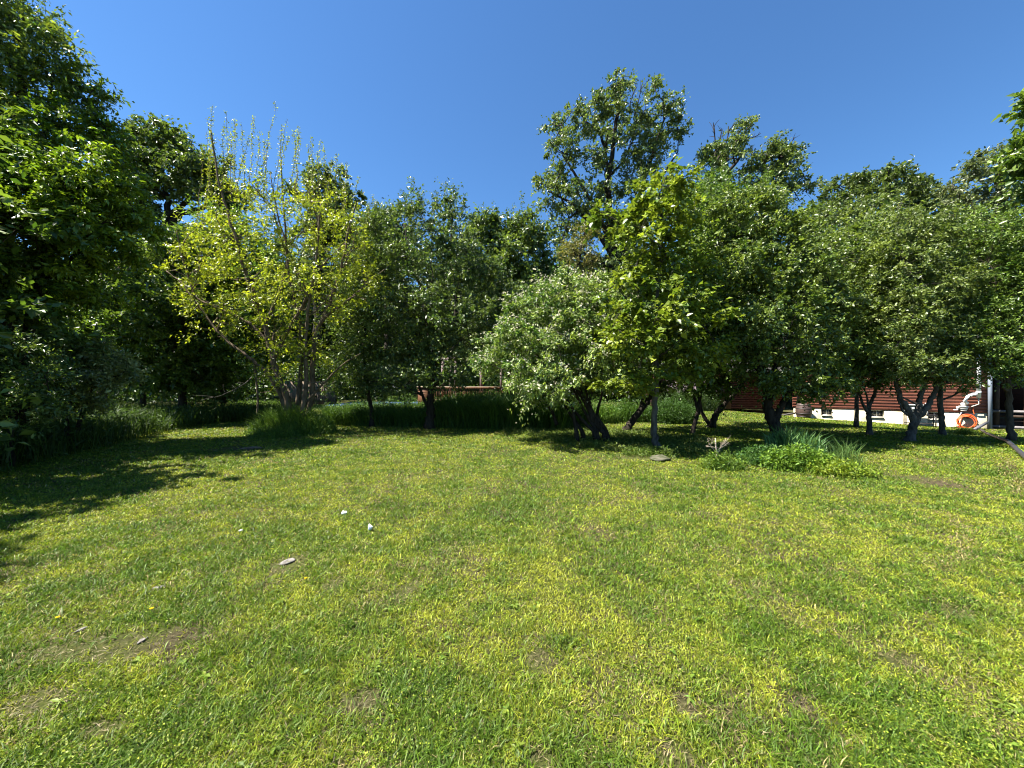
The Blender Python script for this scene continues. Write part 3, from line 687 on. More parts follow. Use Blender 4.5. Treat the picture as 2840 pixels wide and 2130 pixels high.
# downspouts
def pipe(name, pts, r, mat, parent, **k):
    q = MB(); q.tube(pts, r, k=8); return q.build(name, mat, parent, **k)
def to_h(p):   # world point -> house frame
    d2 = np.array([p[0]-O[0], p[1]-O[1]]); return np.array([d2@U, -(d2@Nn), p[2]-hz0])
q = MB(); s0 = wall_s(2213)
q.box((s0, -.16, HZ((ZT+.0)/2)), (.12, .09, ZT)); q.tube([(s0, -.16, HZ(.02)), (s0-.15, -.25, HZ(-.05)), (s0-.95, -.45, HZ(-.24))], .05, k=8)
hbuild(q, 'downspout', M_DKMET).data.materials[0]
o = bpy.data.objects['downspout']; o['label'] = 'dark downspout at the left corner with a slanting foot'
q = MB(); s1 = HL+.06; q.box((s1, -.12, HZ((ZT-1.0)/2)), (.12, .09, ZT+1.0)); o = hbuild(q, 'downspout', plain('bluish_grey_metal', (.20, .23, .28), .5, .4, noise=.1)); o['label'] = 'pale downspout at the right corner by the porch'

# vent pipe on the wall with an elbow (its own bits as parts of the house)
def wp(px, py, out): return to_h(wall_p(px, py, out))
q = MB()
q.tube([wp(2668, 1121, .06), wp(2676, 1121, .22), wp(2682, 1116, .30)], .075, k=12)
q.tube([wp(2682, 1121, .28), wp(2676, 1112, .30), wp(2684, 1100, .30), wp(2697, 1094, .30), wp(2710, 1093, .30)], .07, k=12)
q.tube([wp(2714, 1104, .30), wp(2714, 940, .30)], .075, k=14)
q.tube([wp(2714, 1090, .30), wp(2714, 1086, .30)], .09, k=14)
q.tube([wp(2714, 1064, .30), wp(2714, 1060, .30)], .09, k=14)
vp = hbuild(q, 'vent_pipe', M_WHITE, smooth=False); vp['label'] = 'fat white vent pipe with an elbow'
pipe('drain_pipe', [wp(2714, 1104, .26), wp(2715, 1121, .26), wp(2700, 1126, .22), wp(2688, 1130, .12)], .022, plain('pale_pipe', (.6, .6, .55), .5, .3), vp)
q = MB()
for k in range(3): q.box(wp(2672, 1128+k*5, .16)+[0, 0, 0], (.28-.05*k, .22-.04*k, .07))
hbuild(q, 'vent_hood', plain('cream_metal', (.75, .72, .65), .5, .3), vp)
# meter box
q = MB(); c_ = wp(2572, 1123, .07); q.box(c_, (.16, .12, .2), bev=.012); q.tube([c_-[0, 0, .1], c_-[0, 0, .55]], .025, k=8); o = hbuild(q, 'meter_box', plain('grey_metal_box', (.42, .43, .42), .5, .4, noise=.1))
# tap with hose bibb cover
q = MB(); c_ = wp(2657, 1131, .12); q.lathe([(0.0, .06), (.05, .055), (.065, .01), (.05, -.04), (0, -.06)], c_, 14); q.tube([c_+[0, .1, -.04], c_+[-.02, -.02, -.1], c_+[-.15, -.06, -.10]], .03, k=8); hbuild(q, 'tap', M_WHITE)

# thin white hose
q = MB(); q.tube(bez(wall_p(2668, 1142, .10), wall_p(2652, 1168, .12), wall_p(2622, 1183, .30), 12), .022, k=8)
o = q.build('white_hose', plain('white_hose', (.6, .66, .75), .5, .3)); tag(o, 'short white hose running from the tap down to the grass', 'hose')
# orange hose coil on its hanger
hc = wall_p(2684, 1169, .16); root = empty('orange_hose', hc); tag(root, 'coiled bright orange garden hose hung on the cream foundation', 'hose')
q = MB(); rg = np.random.default_rng(4)
for k in range(7):
    cx_ = rg.normal(0, .025)-.012*k; rx = .28+rg.normal(0, .015)+(.03 if k < 3 else 0); rz = .31+rg.normal(0, .02); th = np.linspace(0, 2*math.pi, 40)
    yo = -.02*k+.02*np.sin(th*2+k)
    dx = cx_+rx*np.cos(th)+(-.10 if k > 4 else 0)*np.maximum(0, -np.sin(th)); dz = rz*np.sin(th)-.06*(k > 4)
    pts = hc+np.stack([U[0]*dx+Nn[0]*(-yo), U[1]*dx+Nn[1]*(-yo), dz], 1)
    gz = ground(pts[:, 0], pts[:, 1])+.02; pts[:, 2] = np.maximum(pts[:, 2], gz); q.tube(pts, .017, k=7, cap=False)
q.tube(bez(wall_p(2703, 1150, .15), wall_p(2697, 1140, .14), wall_p(2700, 1128, .1), 8), .017, k=7)
q.build('hose', plain('orange_rubber', (.75, .13, .03), .45, .4, noise=.12), root, origin=hc)
q = MB(); c_ = hc+np.array([0, 0, .30]); q.box(c_-np.array([*(Nn*.05), 0]), (.34, .10, .16), rz=RZ, bev=.02); q.box(c_+np.array([*(Nn*.03), -.10]), (.16, .05, .12), rz=RZ, bev=.02)
q.build('hanger', plain('dark_red_brown_metal', (.09, .04, .04), .6, .3, noise=.3), root, origin=hc)
# rain barrel: staves and hoops
bc = wall_p(2229, 1146, .48); bc[2] = float(ground(bc[0], bc[1])); root = empty('rain_barrel', bc); tag(root, 'dark brown rain barrel standing by the left corner of the log house', 'barrel')
q = MB(); hb_ = .80; zz = np.linspace(0, 1, 9); prof = [(0, 0.0)]+[(.29+.09*math.sin(math.pi*t), t*hb_) for t in zz]+[(.27, hb_+.0), (.25, hb_-.03), (0, hb_-.03)]
q.lathe(prof, (0, 0, 0), 28); q.build('barrel_body', plain('brown_barrel', (.10, .06, .05), .5, .4, c2=(.05, .035, .03), scale=6, stretch=(8, 8, .5)), root, smooth=False)
for t in (.1, .32, .66, .9):
    q = MB(); r_ = .29+.09*math.sin(math.pi*t)+.004; q.lathe([(r_, t*hb_-.02), (r_+.006, t*hb_-.02), (r_+.006, t*hb_+.02), (r_, t*hb_+.02)], (0, 0, 0), 28); q.build('hoop', M_DKMET, root)
# grey lidded box on a black stand
bc = wall_p(2534, 1172, .55); bc[2] = float(ground(bc[0], bc[1])); root = empty('storage_box', bc, RZ); tag(root, 'grey slatted box with a pale lid on a black stand by the foundation', 'box')
q = MB()
for k in range(5): q.box((0, 0, .60+k*.085), (.62, .45, .083), bev=.01)
q.build('box_body', M_GREY, root)
q = MB(); q.box((0, 0, 1.005), (.70, .52, .045), bev=.015); q.build('lid', plain('pale_grey_lid', (.5, .52, .5), .5, .4, noise=.1), root)
q = MB(); q.lathe([(0, .012), (.05, .01), (.05, 0)], (0, 0, 0), 14); o = q.build('knob', M_WHITE, root); o.rotation_euler = (R(90), 0, 0); o.location = (-.05, -.232, .84)
q = MB(); q.box((.2, 0, .535), (1.1, .50, .035)); q.box((.2, 0, .12), (1.0, .45, .03))
q.build('shelf', M_DKMET, root)
for sx in (-.3, .7):
    for sy in (-.21, .21):
        q = MB(); q.box((sx, sy, .26), (.04, .04, .52)); q.build('leg', M_DKMET, root)

# porch beyond the right corner: posts, rails, dark deck
porch = empty('porch', WL(HL, 0, hz0), RZ); tag(porch, 'dark timber porch with log posts and rail at the right end of the house', 'porch')
M_TIMB = plain('dark_timber', (.07, .045, .03), .7, .2, c2=(.03, .02, .015), scale=8, stretch=(1, 1, .3))
M_POST = plain('tan_log_post', (.28, .16, .08), .7, .2, c2=(.15, .08, .04), scale=8, stretch=(1, 1, .3))
L = 4.2
q = MB(); q.box((L/2+.2, 3.2, HZ(.10)), (L, 5.0, .12)); q.build('deck', M_TIMB, porch)
q = MB(); q.box((L/2+.2, .78, HZ(-.55)), (L, .03, 1.1)); q.build('skirt', M_TIMB, porch)
for x in (.45, 1.35, 2.5, 3.7):
    q = MB(); q.tube([(x, .62, HZ(-1.2)), (x, .62, HZ(ZT))], .10, k=10, bump=.1, rg=np.random.default_rng(2)); o = q.build('post', M_TIMB if x < 1 else M_POST, porch)
for z_ in (.34, -.38):
    q = MB(); q.tube([(.3, .50, HZ(z_)), (L+.3, .50, HZ(z_-.02))], .065, k=8); q.build('rail', plain('rail_log', (.22, .2, .2), .6, .3, noise=.4), porch)
q = MB(); q.box((L/2+.2, 5.6, HZ(1.6)), (L, .2, 3.1)); q.build('back_wall', M_LOGSHADE, porch)
# black drain pipe lying on the grass
q = MB(); pts = [G(a, b_)+[0, 0, .05] for a, b_ in [(2722, 1196), (2735, 1204), (2755, 1214), (2775, 1222), (2795, 1229), (2805, 1238), (2818, 1250), (2832, 1263), (2850, 1280), (2880, 1305)]]
pts = np.array(pts); tt = np.linspace(0, len(pts)-1, 60); pts = np.stack([np.interp(tt, np.arange(len(pts)), pts[:, i]) for i in range(3)], 1)
q.tube(pts, .045+.006*np.sin(np.arange(60)*2.6), k=9); o = q.build('drain_hose', plain('black_corrugated', (.05, .05, .055), .4, .5, noise=.2), smooth=True); tag(o, 'black corrugated drain hose snaking over the grass at the right edge', 'hose')
# downspout foot
q = MB(); q.tube([wall_p(2737, 1172, .2), G(2703, 1194)+[0, 0, .05]], .06, k=8); o = q.build('downspout_extension', plain('grey_plastic', (.12, .12, .13), .5, .4, noise=.2)); tag(o, 'grey pipe slanting from the right downspout onto the grass', 'pipe')

# ------------------------------------------------------------------ red building farther back
c0 = P(2190, 0, 24.5); c1 = P(1850, 0, 25.0); wx = c0[0]-c1[0]
shed = empty('log_shed', (c1[0], c1[1], 0)); tag(shed, 'red log outbuilding behind the orchard trees, deep shade darkened into its colour', 'shed')
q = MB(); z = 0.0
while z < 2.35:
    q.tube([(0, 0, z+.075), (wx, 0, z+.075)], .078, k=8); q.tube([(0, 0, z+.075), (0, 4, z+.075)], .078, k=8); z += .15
q.box((wx/2, 2.02, 1.2), (wx-.02, 3.95, 2.4)); q.build('wall', M_LOGSHADE, shed)
q = MB(); q.add([(-.4, -.4, 2.4), (wx+.4, -.4, 2.4), (wx+.4, 2, 3.3), (-.4, 2, 3.3), (-.4, 4.4, 2.4), (wx+.4, 4.4, 2.4)], q=[(0, 1, 2, 3), (3, 2, 5, 4)]); q.build('roof', M_ROOF, shed)
for x0, x1 in ((wx*.42, wx*.54),):
    q = MB(); q.box(((x0+x1)/2, -.08, 1.0), (x1-x0, .05, 2.0)); q.build('door', M_TIMB, shed)
for x_ in (wx*.28, wx*.80):
    q = MB(); q.tube([(x_, -.35, 0), (x_, -.35, 2.4)], .07, k=8); q.build('post', M_TIMB, shed)

# ------------------------------------------------------------------ wooden deck with railing and posts
M_DECK = plain('brown_wood', (.16, .075, .035), .7, .2, c2=(.09, .04, .02), scale=5, stretch=(1, 1, .2))
M_RAILT = plain('pale_rail_top', (.40, .31, .22), .6, .3, noise=.2)
YD = 20.5; a0 = P(1160, 0, YD); b0 = P(1540, 0, YD); wx = b0[0]-a0[0]; zt = P(0, 1072, YD)[2]; zd = .62
deck = empty('wooden_deck', (a0[0], YD, 0)); tag(deck, 'raised orange-brown wooden deck with slatted railing behind the tall grass', 'deck')
q = MB(); q.box((wx/2, 2.5, zd-.07), (wx, 5, .14)); q.build('platform', M_DECK, deck)
q = MB(); q.box((wx/2, .03, zd/2-.09), (wx-.1, .03, zd-.16)); q.box((.03, 2.5, zd/2-.09), (.03, 4.8, zd-.16)); q.build('skirt', M_DECK, deck)
q = MB(); q.box((wx/2, .0, zt-.02), (wx+.1, .16, .04)); q.box((.0, 2.5, zt-.022), (.16, 5, .04)); q.build('handrail', M_RAILT, deck)
q = MB(); q.box((wx/2, .0, zt-.09), (wx, .04, .09)); q.box((wx/2, 0, zd+.10), (wx, .04, .09)); q.box((0.0, 2.5, zt-.09), (.04, 4.9, .09)); q.build('rail', M_DECK, deck)
q = MB(); x = .75
while x < wx: q.box((x, -.035, (zt+zd)/2-.02), (.035, .03, zt-zd-.1)); x += .125
q.build('slat_panel', M_DECK, deck)
q = MB(); q.box((.30, -.035, (zt+zd)/2-.3), (.62, .03, zt-zd+.45)); q.build('side_panel', M_DECK, deck)
for x in (0.7, wx*.33, wx*.66, wx-.05):
    q = MB(); q.box((x, .0, (zt-.045)/2), (.1, .1, zt-.05)); q.build('post', M_DECK, deck)
# pale posts of the pergola standing on the deck
M_PERG = plain('pinkish_grey_post', (.20, .155, .145), .8, .2, noise=.3, scale=5)
per = empty('pergola', (P(1228, 0, 23)[0], 23, zd)); tag(per, 'weathered pergola with pinkish grey posts on the wooden deck', 'pergola')
ox = P(1228, 0, 23)[0]
for px, wd in ((1228, .16), (1249, .13), (1263, .13), (1335, .17), (1390, .15)):
    q = MB(); q.box((P(px, 0, 23)[0]-ox, 0, 1.2), (wd, wd, 2.4)); q.build('post', M_PERG, per)
q = MB(); q.box((1.75, 0, 2.48), (4.4, .12, .16)); q.build('beam', M_PERG, per)
# pool: pale blue cover strip behind the grass and mown strip beyond
pw = plain('pool_cover_blue', (.085, .14, .26), .9, .1, c2=(.03, .06, .13), scale=2.6)
pool = MB(); x0, x1 = P(905, 0, 24)[0], P(1150, 0, 24)[0]
pool.box(((x0+x1)/2, 26.0, .15), (x1-x0, 4.6, .30), bev=.06)
o = pool.build('pool', pw); tag(o, 'low pale blue covered pool behind the tall grass', 'pool')
# board fence at the back left, seen through the yellow tree
fx0, fx1 = P(790, 0, 30)[0], P(930, 0, 30)[0]
fe = empty('board_fence', (fx0, 30, 0)); tag(fe, 'weathered grey-brown board fence behind the yellow tree', 'fence')
q = MB(); x = 0
while x < fx1-fx0: q.box((x, 0, .9+.02*math.sin(x*9)), (.13, .02, 1.8)); x += .145
q.build('board_panel', plain('weathered_board', (.24, .18, .13), .9, .1, c2=(.13, .1, .075), scale=7), fe)
for x in (0, (fx1-fx0)/2, fx1-fx0): q = MB(); q.box((x, .07, .95), (.1, .1, 1.9)); q.build('post', M_TIMB, fe)
# ------------------------------------------------------------------ trees, nearest orchard first
# multi-stemmed yellow tree
tree('multi_stem_tree', 'vase-shaped multi-stemmed tree with sparse yellow-green leaves and upright twigs, in a ring of tall grass', 'tree', 12.6,
     [([(800, 1185), (800, 1110), (775, 1060), (755, 990), (735, 900), (700, 820), (670, 720), (640, 620), (605, 500), (585, 360)], .12, .018),
      ([(845, 1185, .1), (865, 1100, .1), (868, 1000, 0), (872, 930), (915, 840), (950, 740), (965, 640), (990, 560)], .10, .018),
      ([(800, 1160), (775, 1085), (738, 1030), (690, 990), (640, 955), (590, 905), (545, 840), (500, 780), (462, 752)], .075, .015),
      ([(820, 1180, .3), (828, 1100, .4), (835, 1020, .5), (830, 900, .6), (800, 760, .6), (790, 620, .4), (780, 450, .4)], .09, .018),
      ([(835, 1180, -.2), (850, 1060, -.3), (845, 960, -.4), (855, 850, -.5), (880, 700, -.6), (890, 560, -.5)], .08, .018),
      ([(756, 1000), (790, 930), (850, 830), (870, 760), (930, 700), (1000, 640)], .07, .015),
      ([(750, 960), (700, 900), (620, 860), (540, 830), (500, 690), (490, 640)], .055, .012),
      ([(868, 930), (900, 880), (980, 820), (1040, 770), (1080, 735)], .06, .012),
      ([(735, 900, .2), (780, 800, .5), (800, 700, .7), (770, 600, .8), (750, 480, .8)], .055, .012),
      ([(845, 1120, -.2), (900, 1060, -.5), (950, 1010, -.8), (1000, 980, -1)], .04, .01),
      ([(705, 1000), (712, 1060, .1), (716, 1110, .1), (714, 1150, .1)], .035, .03)],
     [(640, 700, 120, 110), (760, 640, 130, 120, .3), (880, 660, 130, 110, .2), (980, 720, 90, 100, .2), (560, 760, 90, 110, -.2), (600, 640, 90, 80, .3), (700, 820, 120, 110, -.6), (820, 800, 130, 110, -.5),
      (930, 840, 100, 100, -.3), (620, 880, 90, 80, .3), (760, 960, 110, 80, -.4), (880, 980, 90, 80, 0), (530, 830, 50, 60), (1020, 800, 60, 70), (700, 540, 80, 60), (850, 560, 90, 60), (960, 620, 70, 70), (760, 1040, 60, 50), (510, 700, 50, 60)],
     N=8800, deep=.45, leaf=.085, wr=.58, c1=(.12, .19, .012), c2=(.24, .31, .025), bright=1.15, cl=420, clr=.30, bark=M_BARKL, seed=2, shell=.75, twig=.012, flat=1.0,
     shoots=[(585, 560, 590, 295, 0), (600, 560, 575, 330, .2), (620, 560, 655, 335, 0), (640, 560, 650, 330, .3), (655, 560, 670, 345, -.2), (690, 560, 702, 325, 0), (705, 560, 745, 400, .2), (730, 540, 765, 282, 0, .5),
             (760, 540, 797, 330, .2, .4), (770, 540, 800, 380, -.2), (800, 540, 830, 365, 0), (815, 540, 826, 350, .4), (850, 540, 856, 400, 0), (850, 560, 888, 390, .2, .8), (880, 560, 880, 420, .1), (905, 580, 920, 440, 0), (950, 600, 945, 450, 0),
             (960, 600, 962, 450, .2), (980, 640, 998, 490, 0), (1010, 700, 1025, 560, 0), (545, 620, 572, 365, 0, .5), (560, 620, 600, 380, .3), (1000, 640, 1035, 540, .1), (680, 560, 690, 380, .1), (740, 560, 735, 390, -.1), (610, 540, 618, 350, .4), (665, 540, 640, 365, -.4), (715, 540, 720, 360, .5), (785, 540, 782, 345, -.3), (870, 560, 865, 380, .3), (905, 570, 900, 410, -.3), (640, 540, 628, 310, -.2, .6), (570, 580, 580, 400, .4), (930, 590, 935, 430, .3), (820, 540, 812, 360, -.5)])
# long bare branch drooping on the left
b0 = P(700, 1035, 12.3)
mb = MB(); rg = np.random.default_rng(31)
q_ = bez(P(700, 1045, 12.4), P(670, 1085, 12.2), P(558, 1110, 12.0), 12); q_[1:-1] += rg.normal(0, .015, (10, 3)); mb.tube(q_, np.linspace(.022, .007, 12), k=5)
for j in (3, 5, 7, 9): mb.tube(bez(q_[j], q_[j]+[-.12, 0, .05], q_[j]+rg.normal(0, .12, 3)+[-.22, 0, .10], 5), np.linspace(.008, .003, 5), k=4)
root = [o for o in col.objects if o.name == 'multi_stem_tree'][0]
mb.build('dead_branch', M_BARKG, root, origin=np.array(root.location))

# straight young maple
tree('maple_tree', 'young maple with a straight pale trunk and large bright green leaves', 'tree', 9.3,
     [([(1823, 1248), (1812, 1200), (1815, 1150), (1822, 1060), (1822, 960), (1822, 860), (1828, 760), (1832, 640), (1840, 520)], .085, .02),
      ([(1822, 960), (1780, 880, -.2), (1730, 820, -.3), (1700, 780, -.3)], .03, .01), ([(1824, 900), (1880, 820, .1), (1930, 770, .1)], .03, .01),
      ([(1822, 780), (1760, 680), (1710, 610), (1650, 580)], .03, .01)],
     [(1850, 520, 62, 75), (1790, 560, 60, 60), (1880, 590, 60, 70), (1720, 640, 60, 50), (1680, 600, 35, 35), (1780, 660, 75, 65), (1860, 690, 75, 65), (1760, 770, 75, 60, -.2), (1860, 790, 85, 60, -.2),
      (1930, 760, 60, 60, .1), (1740, 860, 80, 60, -.3), (1830, 880, 95, 60, -.5), (1920, 870, 80, 60, -.1), (1790, 960, 95, 50, -.4), (1890, 960, 90, 50, -.3), (1700, 930, 60, 60, -.2), (1750, 1075, 60, 28, -.2), (1690, 1060, 50, 30, 0), (1850, 1040, 80, 32, -.3), (1770, 1040, 50, 30, -.2), (1980, 960, 50, 45, 0)],
     N=8200, leaf=.11, wr=.75, c1=(.065, .135, .013), c2=(.175, .25, .028), cl=260, clr=.24, bark=M_BARKG, seed=3, shell=.5, up=.9, hang=.2, flat=.55, twig=.008, spikes=14)

# pale-leafed bush, a fan of slanting stems
stems = []
for a in [((1655, 1205), (1600, 1150), (1560, 1090), (1500, 1000)), ((1660, 1205), (1620, 1140), (1590, 1080), (1560, 960)), ((1680, 1205), (1640, 1150), (1600, 1080), (1570, 1040), (1540, 900)), ((1690, 1205), (1650, 1150), (1610, 1090), (1600, 1020), (1620, 900)),
          ((1670, 1200), (1640, 1160), (1635, 1110), (1650, 1060), (1680, 980)), ((1620, 1205, .2), (1590, 1160, .2), (1555, 1110, .2), (1520, 1060)), ((1545, 1178, 1), (1530, 1140, 1), (1500, 1100, 1), (1470, 1060, .8)), ((1545, 1178, 1), (1530, 1140, 1), (1522, 1110, 1), (1540, 1060, .8)),
          ((1672, 1195, .3), (1655, 1150, .3), (1668, 1100, .3), (1672, 1050, .2)), ((1640, 1170), (1632, 1120), (1625, 1070), (1630, 1000)), ((1600, 1205, -.1), (1590, 1150, -.1), (1585, 1080), (1560, 1000))]:
    stems.append((list(a), .055, .02))
tree('pale_leafed_bush', 'wide bush with pale yellow-white flecked leaves on a fan of slanting dark stems', 'bush', 10.6, stems,
     [(1640, 830, 90, 70, .2), (1700, 800, 60, 55, .2), (1560, 850, 90, 75, 0), (1490, 880, 90, 80, 0), (1640, 930, 100, 70, -.5), (1540, 960, 100, 70, -.6), (1440, 940, 80, 65, 0), (1400, 980, 75, 50, 0),
      (1340, 1010, 55, 32, 0), (1460, 1020, 85, 45, -.5), (1560, 1040, 80, 45, -.8), (1520, 1085, 60, 28, -.7), (1650, 1010, 90, 55, -.6), (1720, 900, 60, 80, 0), (1720, 990, 60, 50, -.3), (1440, 1060, 60, 30, -.2), (1500, 1100, 55, 26, -.4), (1590, 1095, 50, 26, -.5), (1500, 800, 40, 30), (1580, 790, 50, 40)],
     jag=.3, N=21000, leaf=.095, wr=.38, flowers=(5200, .06, (.66, .63, .45)), c1=(.045, .13, .015), c2=(.21, .31, .07), cl=420, clr=.22, bark=M_BARKD, seed=4, shell=.42, hang=.25, up=.35, twig=.006, jit=.35, spikes=30)

# dark thick-trunked apple
tree('apple_tree', 'old apple tree with a thick crooked black trunk behind the weedy bed', 'apple tree', 10.6,
     [([(2163, 1222), (2155, 1185), (2135, 1155), (2130, 1110), (2125, 1070), (2105, 1010), (2080, 920)], .17, .06), ([(2150, 1165), (2165, 1130), (2185, 1090), (2210, 1050), (2240, 980)], .10, .04),
      ([(2132, 1120), (2145, 1060), (2150, 960), (2150, 860), (2140, 740)], .09, .03)],
     [(2100, 620, 100, 70, .2), (2190, 640, 90, 70, 0), (2020, 640, 70, 70, .2), (2060, 740, 110, 80, -.3), (2170, 760, 110, 80, -.4), (2270, 740, 80, 80, 0), (2000, 850, 90, 80, 0), (2110, 870, 110, 80, -.8), (2220, 880, 110, 80, -.7),
      (2310, 850, 70, 80, 0), (2050, 960, 100, 60, -.4), (2170, 980, 110, 60, -.8), (2270, 980, 90, 60, -.5), (2210, 1050, 90, 38, -.6), (2130, 1055, 60, 35, -.6), (2290, 1040, 60, 35, -.3), (2080, 1020, 60, 30, 0), (2180, 1085, 50, 22, -.6), (2250, 1090, 50, 22, -.5), (2300, 1075, 50, 25, -.3), (2110, 560, 60, 35), (2010, 570, 50, 35)],
     N=26000, leaf=.085, wr=.6, c1=(.05, .11, .014), c2=(.14, .21, .04), cl=480, clr=.28, bark=M_BARKD, seed=5, shell=.5, twig=.009, spikes=45)

# forked trunks between maple and apple
tree('orchard_tree', 'orchard tree with two crossing slender dark trunks, right of the maple', 'tree', 11.8,
     [([(1917, 1222), (1925, 1180), (1938, 1140), (1940, 1100), (1950, 1040), (1960, 960)], .075, .03), ([(1938, 1150), (1928, 1110), (1915, 1070), (1900, 1010)], .05, .02)],
     [(1960, 600, 80, 80), (2030, 660, 90, 90), (1930, 720, 80, 80), (1980, 820, 90, 80, -.3), (2050, 820, 70, 80), (1930, 900, 90, 70, -.3), (2000, 940, 90, 60, -.2), (1950, 1010, 90, 45, -.3), (1890, 1000, 60, 45), (2010, 1060, 55, 34), (1900, 1055, 50, 26), (1960, 1075, 45, 22)],
     N=14000, leaf=.09, wr=.6, c1=(.045, .11, .014), c2=(.12, .21, .03), cl=260, clr=.3, bark=M_BARKD, seed=6, shell=.5, twig=.009, spikes=20)
tree('orchard_tree', 'orchard tree forking in a wide V at the ground, behind the crossing trunks', 'tree', 14.2,
     [([(1975, 1182), (1960, 1168), (1945, 1140), (1940, 1100), (1935, 1040)], .08, .04), ([(1972, 1182), (1985, 1150), (2010, 1120), (2050, 1075), (2080, 1030)], .13, .05), ([(2010, 1120), (2020, 1070), (2010, 1020)], .06, .03)],
     [(1940, 560, 90, 80), (2030, 540, 90, 80), (1990, 680, 110, 90), (2080, 700, 90, 90), (1940, 820, 90, 80), (2050, 850, 100, 80), (2000, 950, 100, 60), (2090, 980, 70, 45), (1930, 1010, 60, 40)],
     N=13000, leaf=.10, wr=.6, c1=(.04, .095, .014), c2=(.10, .18, .03), cl=240, clr=.36, bark=M_BARKD, seed=7, shell=.5, spikes=20)
tree('orchard_tree', 'orchard tree with one thick trunk leaning hard to the right, behind the phlox', 'tree', 13.0,
     [([(1738, 1192), (1755, 1165), (1790, 1120), (1815, 1085), (1840, 1040)], .13, .06), ([(1775, 1135), (1785, 1095), (1800, 1060)], .05, .03)],
     [(1800, 900, 90, 80), (1880, 880, 90, 80), (1760, 980, 80, 60), (1850, 990, 100, 55), (1920, 1000, 70, 50), (1720, 1050, 50, 35), (1800, 1060, 70, 30)],
     N=8000, leaf=.10, wr=.6, c1=(.035, .09, .014), c2=(.09, .16, .028), cl=150, clr=.34, bark=M_BARKD, seed=8, shell=.5)

# orchard trees before the house
tree('orchard_tree', 'orchard tree with a straight trunk splitting into three arms before the house', 'tree', 12.2,
     [([(2412, 1204), (2410, 1150), (2408, 1130), (2425, 1095), (2440, 1050)], .075, .035), ([(2406, 1142), (2392, 1120), (2385, 1095), (2370, 1040)], .05, .02), ([(2408, 1135), (2405, 1100), (2390, 1060)], .03, .02)],
     [(2350, 720, 90, 90), (2440, 700, 90, 80), (2340, 830, 90, 80, -.3), (2440, 830, 90, 80, -.5), (2360, 930, 100, 60, -.5), (2450, 940, 90, 60, -.5), (2330, 1010, 90, 40, -.3), (2420, 1020, 90, 45, -.5), (2480, 1030, 60, 35, -.2), (2390, 1065, 70, 22, -.3), (2310, 1060, 50, 22)],
     N=17000, leaf=.085, wr=.6, c1=(.05, .11, .014), c2=(.13, .2, .035), cl=330, clr=.28, bark=M_BARKG, seed=9, shell=.5, spikes=25, twig=.008)
tree('orchard_tree', 'orchard tree with a thin straight trunk just left of the three-armed one', 'tree', 14.6,
     [([(2375, 1182), (2376, 1120), (2378, 1060), (2382, 960), (2385, 820)], .075, .03)],
     [(2360, 640, 100, 90), (2440, 640, 80, 80), (2300, 740, 80, 80), (2390, 780, 100, 80), (2310, 880, 80, 80), (2400, 900, 100, 70), (2340, 980, 80, 50), (2430, 990, 60, 40)],
     N=12000, leaf=.10, wr=.6, c1=(.05, .10, .02), c2=(.12, .18, .04), cl=230, clr=.34, bark=M_BARKG, seed=10, shell=.5, spikes=20)
tree('orchard_tree', 'V-forked orchard tree with a leaning base standing before the grey box', 'tree', 10.9,
     [([(2523, 1223), (2530, 1195), (2538, 1165), (2560, 1140), (2578, 1120), (2592, 1085), (2600, 1030)], .115, .045), ([(2535, 1168), (2520, 1140), (2500, 1110), (2490, 1080), (2470, 1020)], .09, .04),
      ([(2537, 1168), (2548, 1130), (2555, 1090), (2570, 1040), (2580, 960)], .09, .03), ([(2522, 1152), (2503, 1140), (2498, 1125), (2490, 1105)], .035, .02), ([(2549, 1125), (2530, 1115), (2500, 1100)], .03, .02)],
     [(2520, 640, 80, 70), (2590, 700, 80, 80), (2500, 740, 80, 80, -.2), (2560, 810, 90, 80, -.5), (2480, 850, 70, 70, -.2), (2630, 800, 70, 80, 0), (2530, 910, 90, 60, -.6), (2610, 900, 80, 60, -.3), (2490, 980, 70, 50, -.5), (2570, 985, 80, 45, -.6),
      (2640, 985, 60, 50, -.2), (2520, 1040, 70, 26, -.4), (2600, 1045, 60, 25, -.3), (2660, 1050, 45, 28, -.1)],
     N=19000, leaf=.08, wr=.5, c1=(.06, .12, .02), c2=(.15, .22, .05), cl=380, clr=.25, bark=M_BARKG, seed=11, shell=.55, spikes=35, twig=.008)
tree('orchard_tree', 'orchard tree with a mottled pale trunk left of the orange hose', 'tree', 12.4,
     [([(2614, 1204), (2612, 1160), (2606, 1110), (2608, 1060), (2612, 980), (2615, 880)], .08, .045), ([(2608, 1110), (2640, 1100), (2680, 1075), (2720, 1050)], .035, .012), ([(2680, 1050, -.2), (2665, 1075, -.2), (2650, 1090, -.2)], .02, .012)],
     [(2620, 660, 90, 80), (2690, 700, 80, 80), (2600, 780, 80, 80), (2690, 810, 80, 80), (2620, 880, 80, 60), (2700, 900, 80, 60, -.4), (2640, 970, 70, 40, -.2), (2700, 985, 55, 35, -.3), (2650, 1030, 40, 22)],
     N=13000, leaf=.085, wr=.5, c1=(.06, .12, .02), c2=(.14, .21, .045), cl=260, clr=.28, bark=M_BARKG, seed=12, shell=.5, spikes=25, twig=.008)
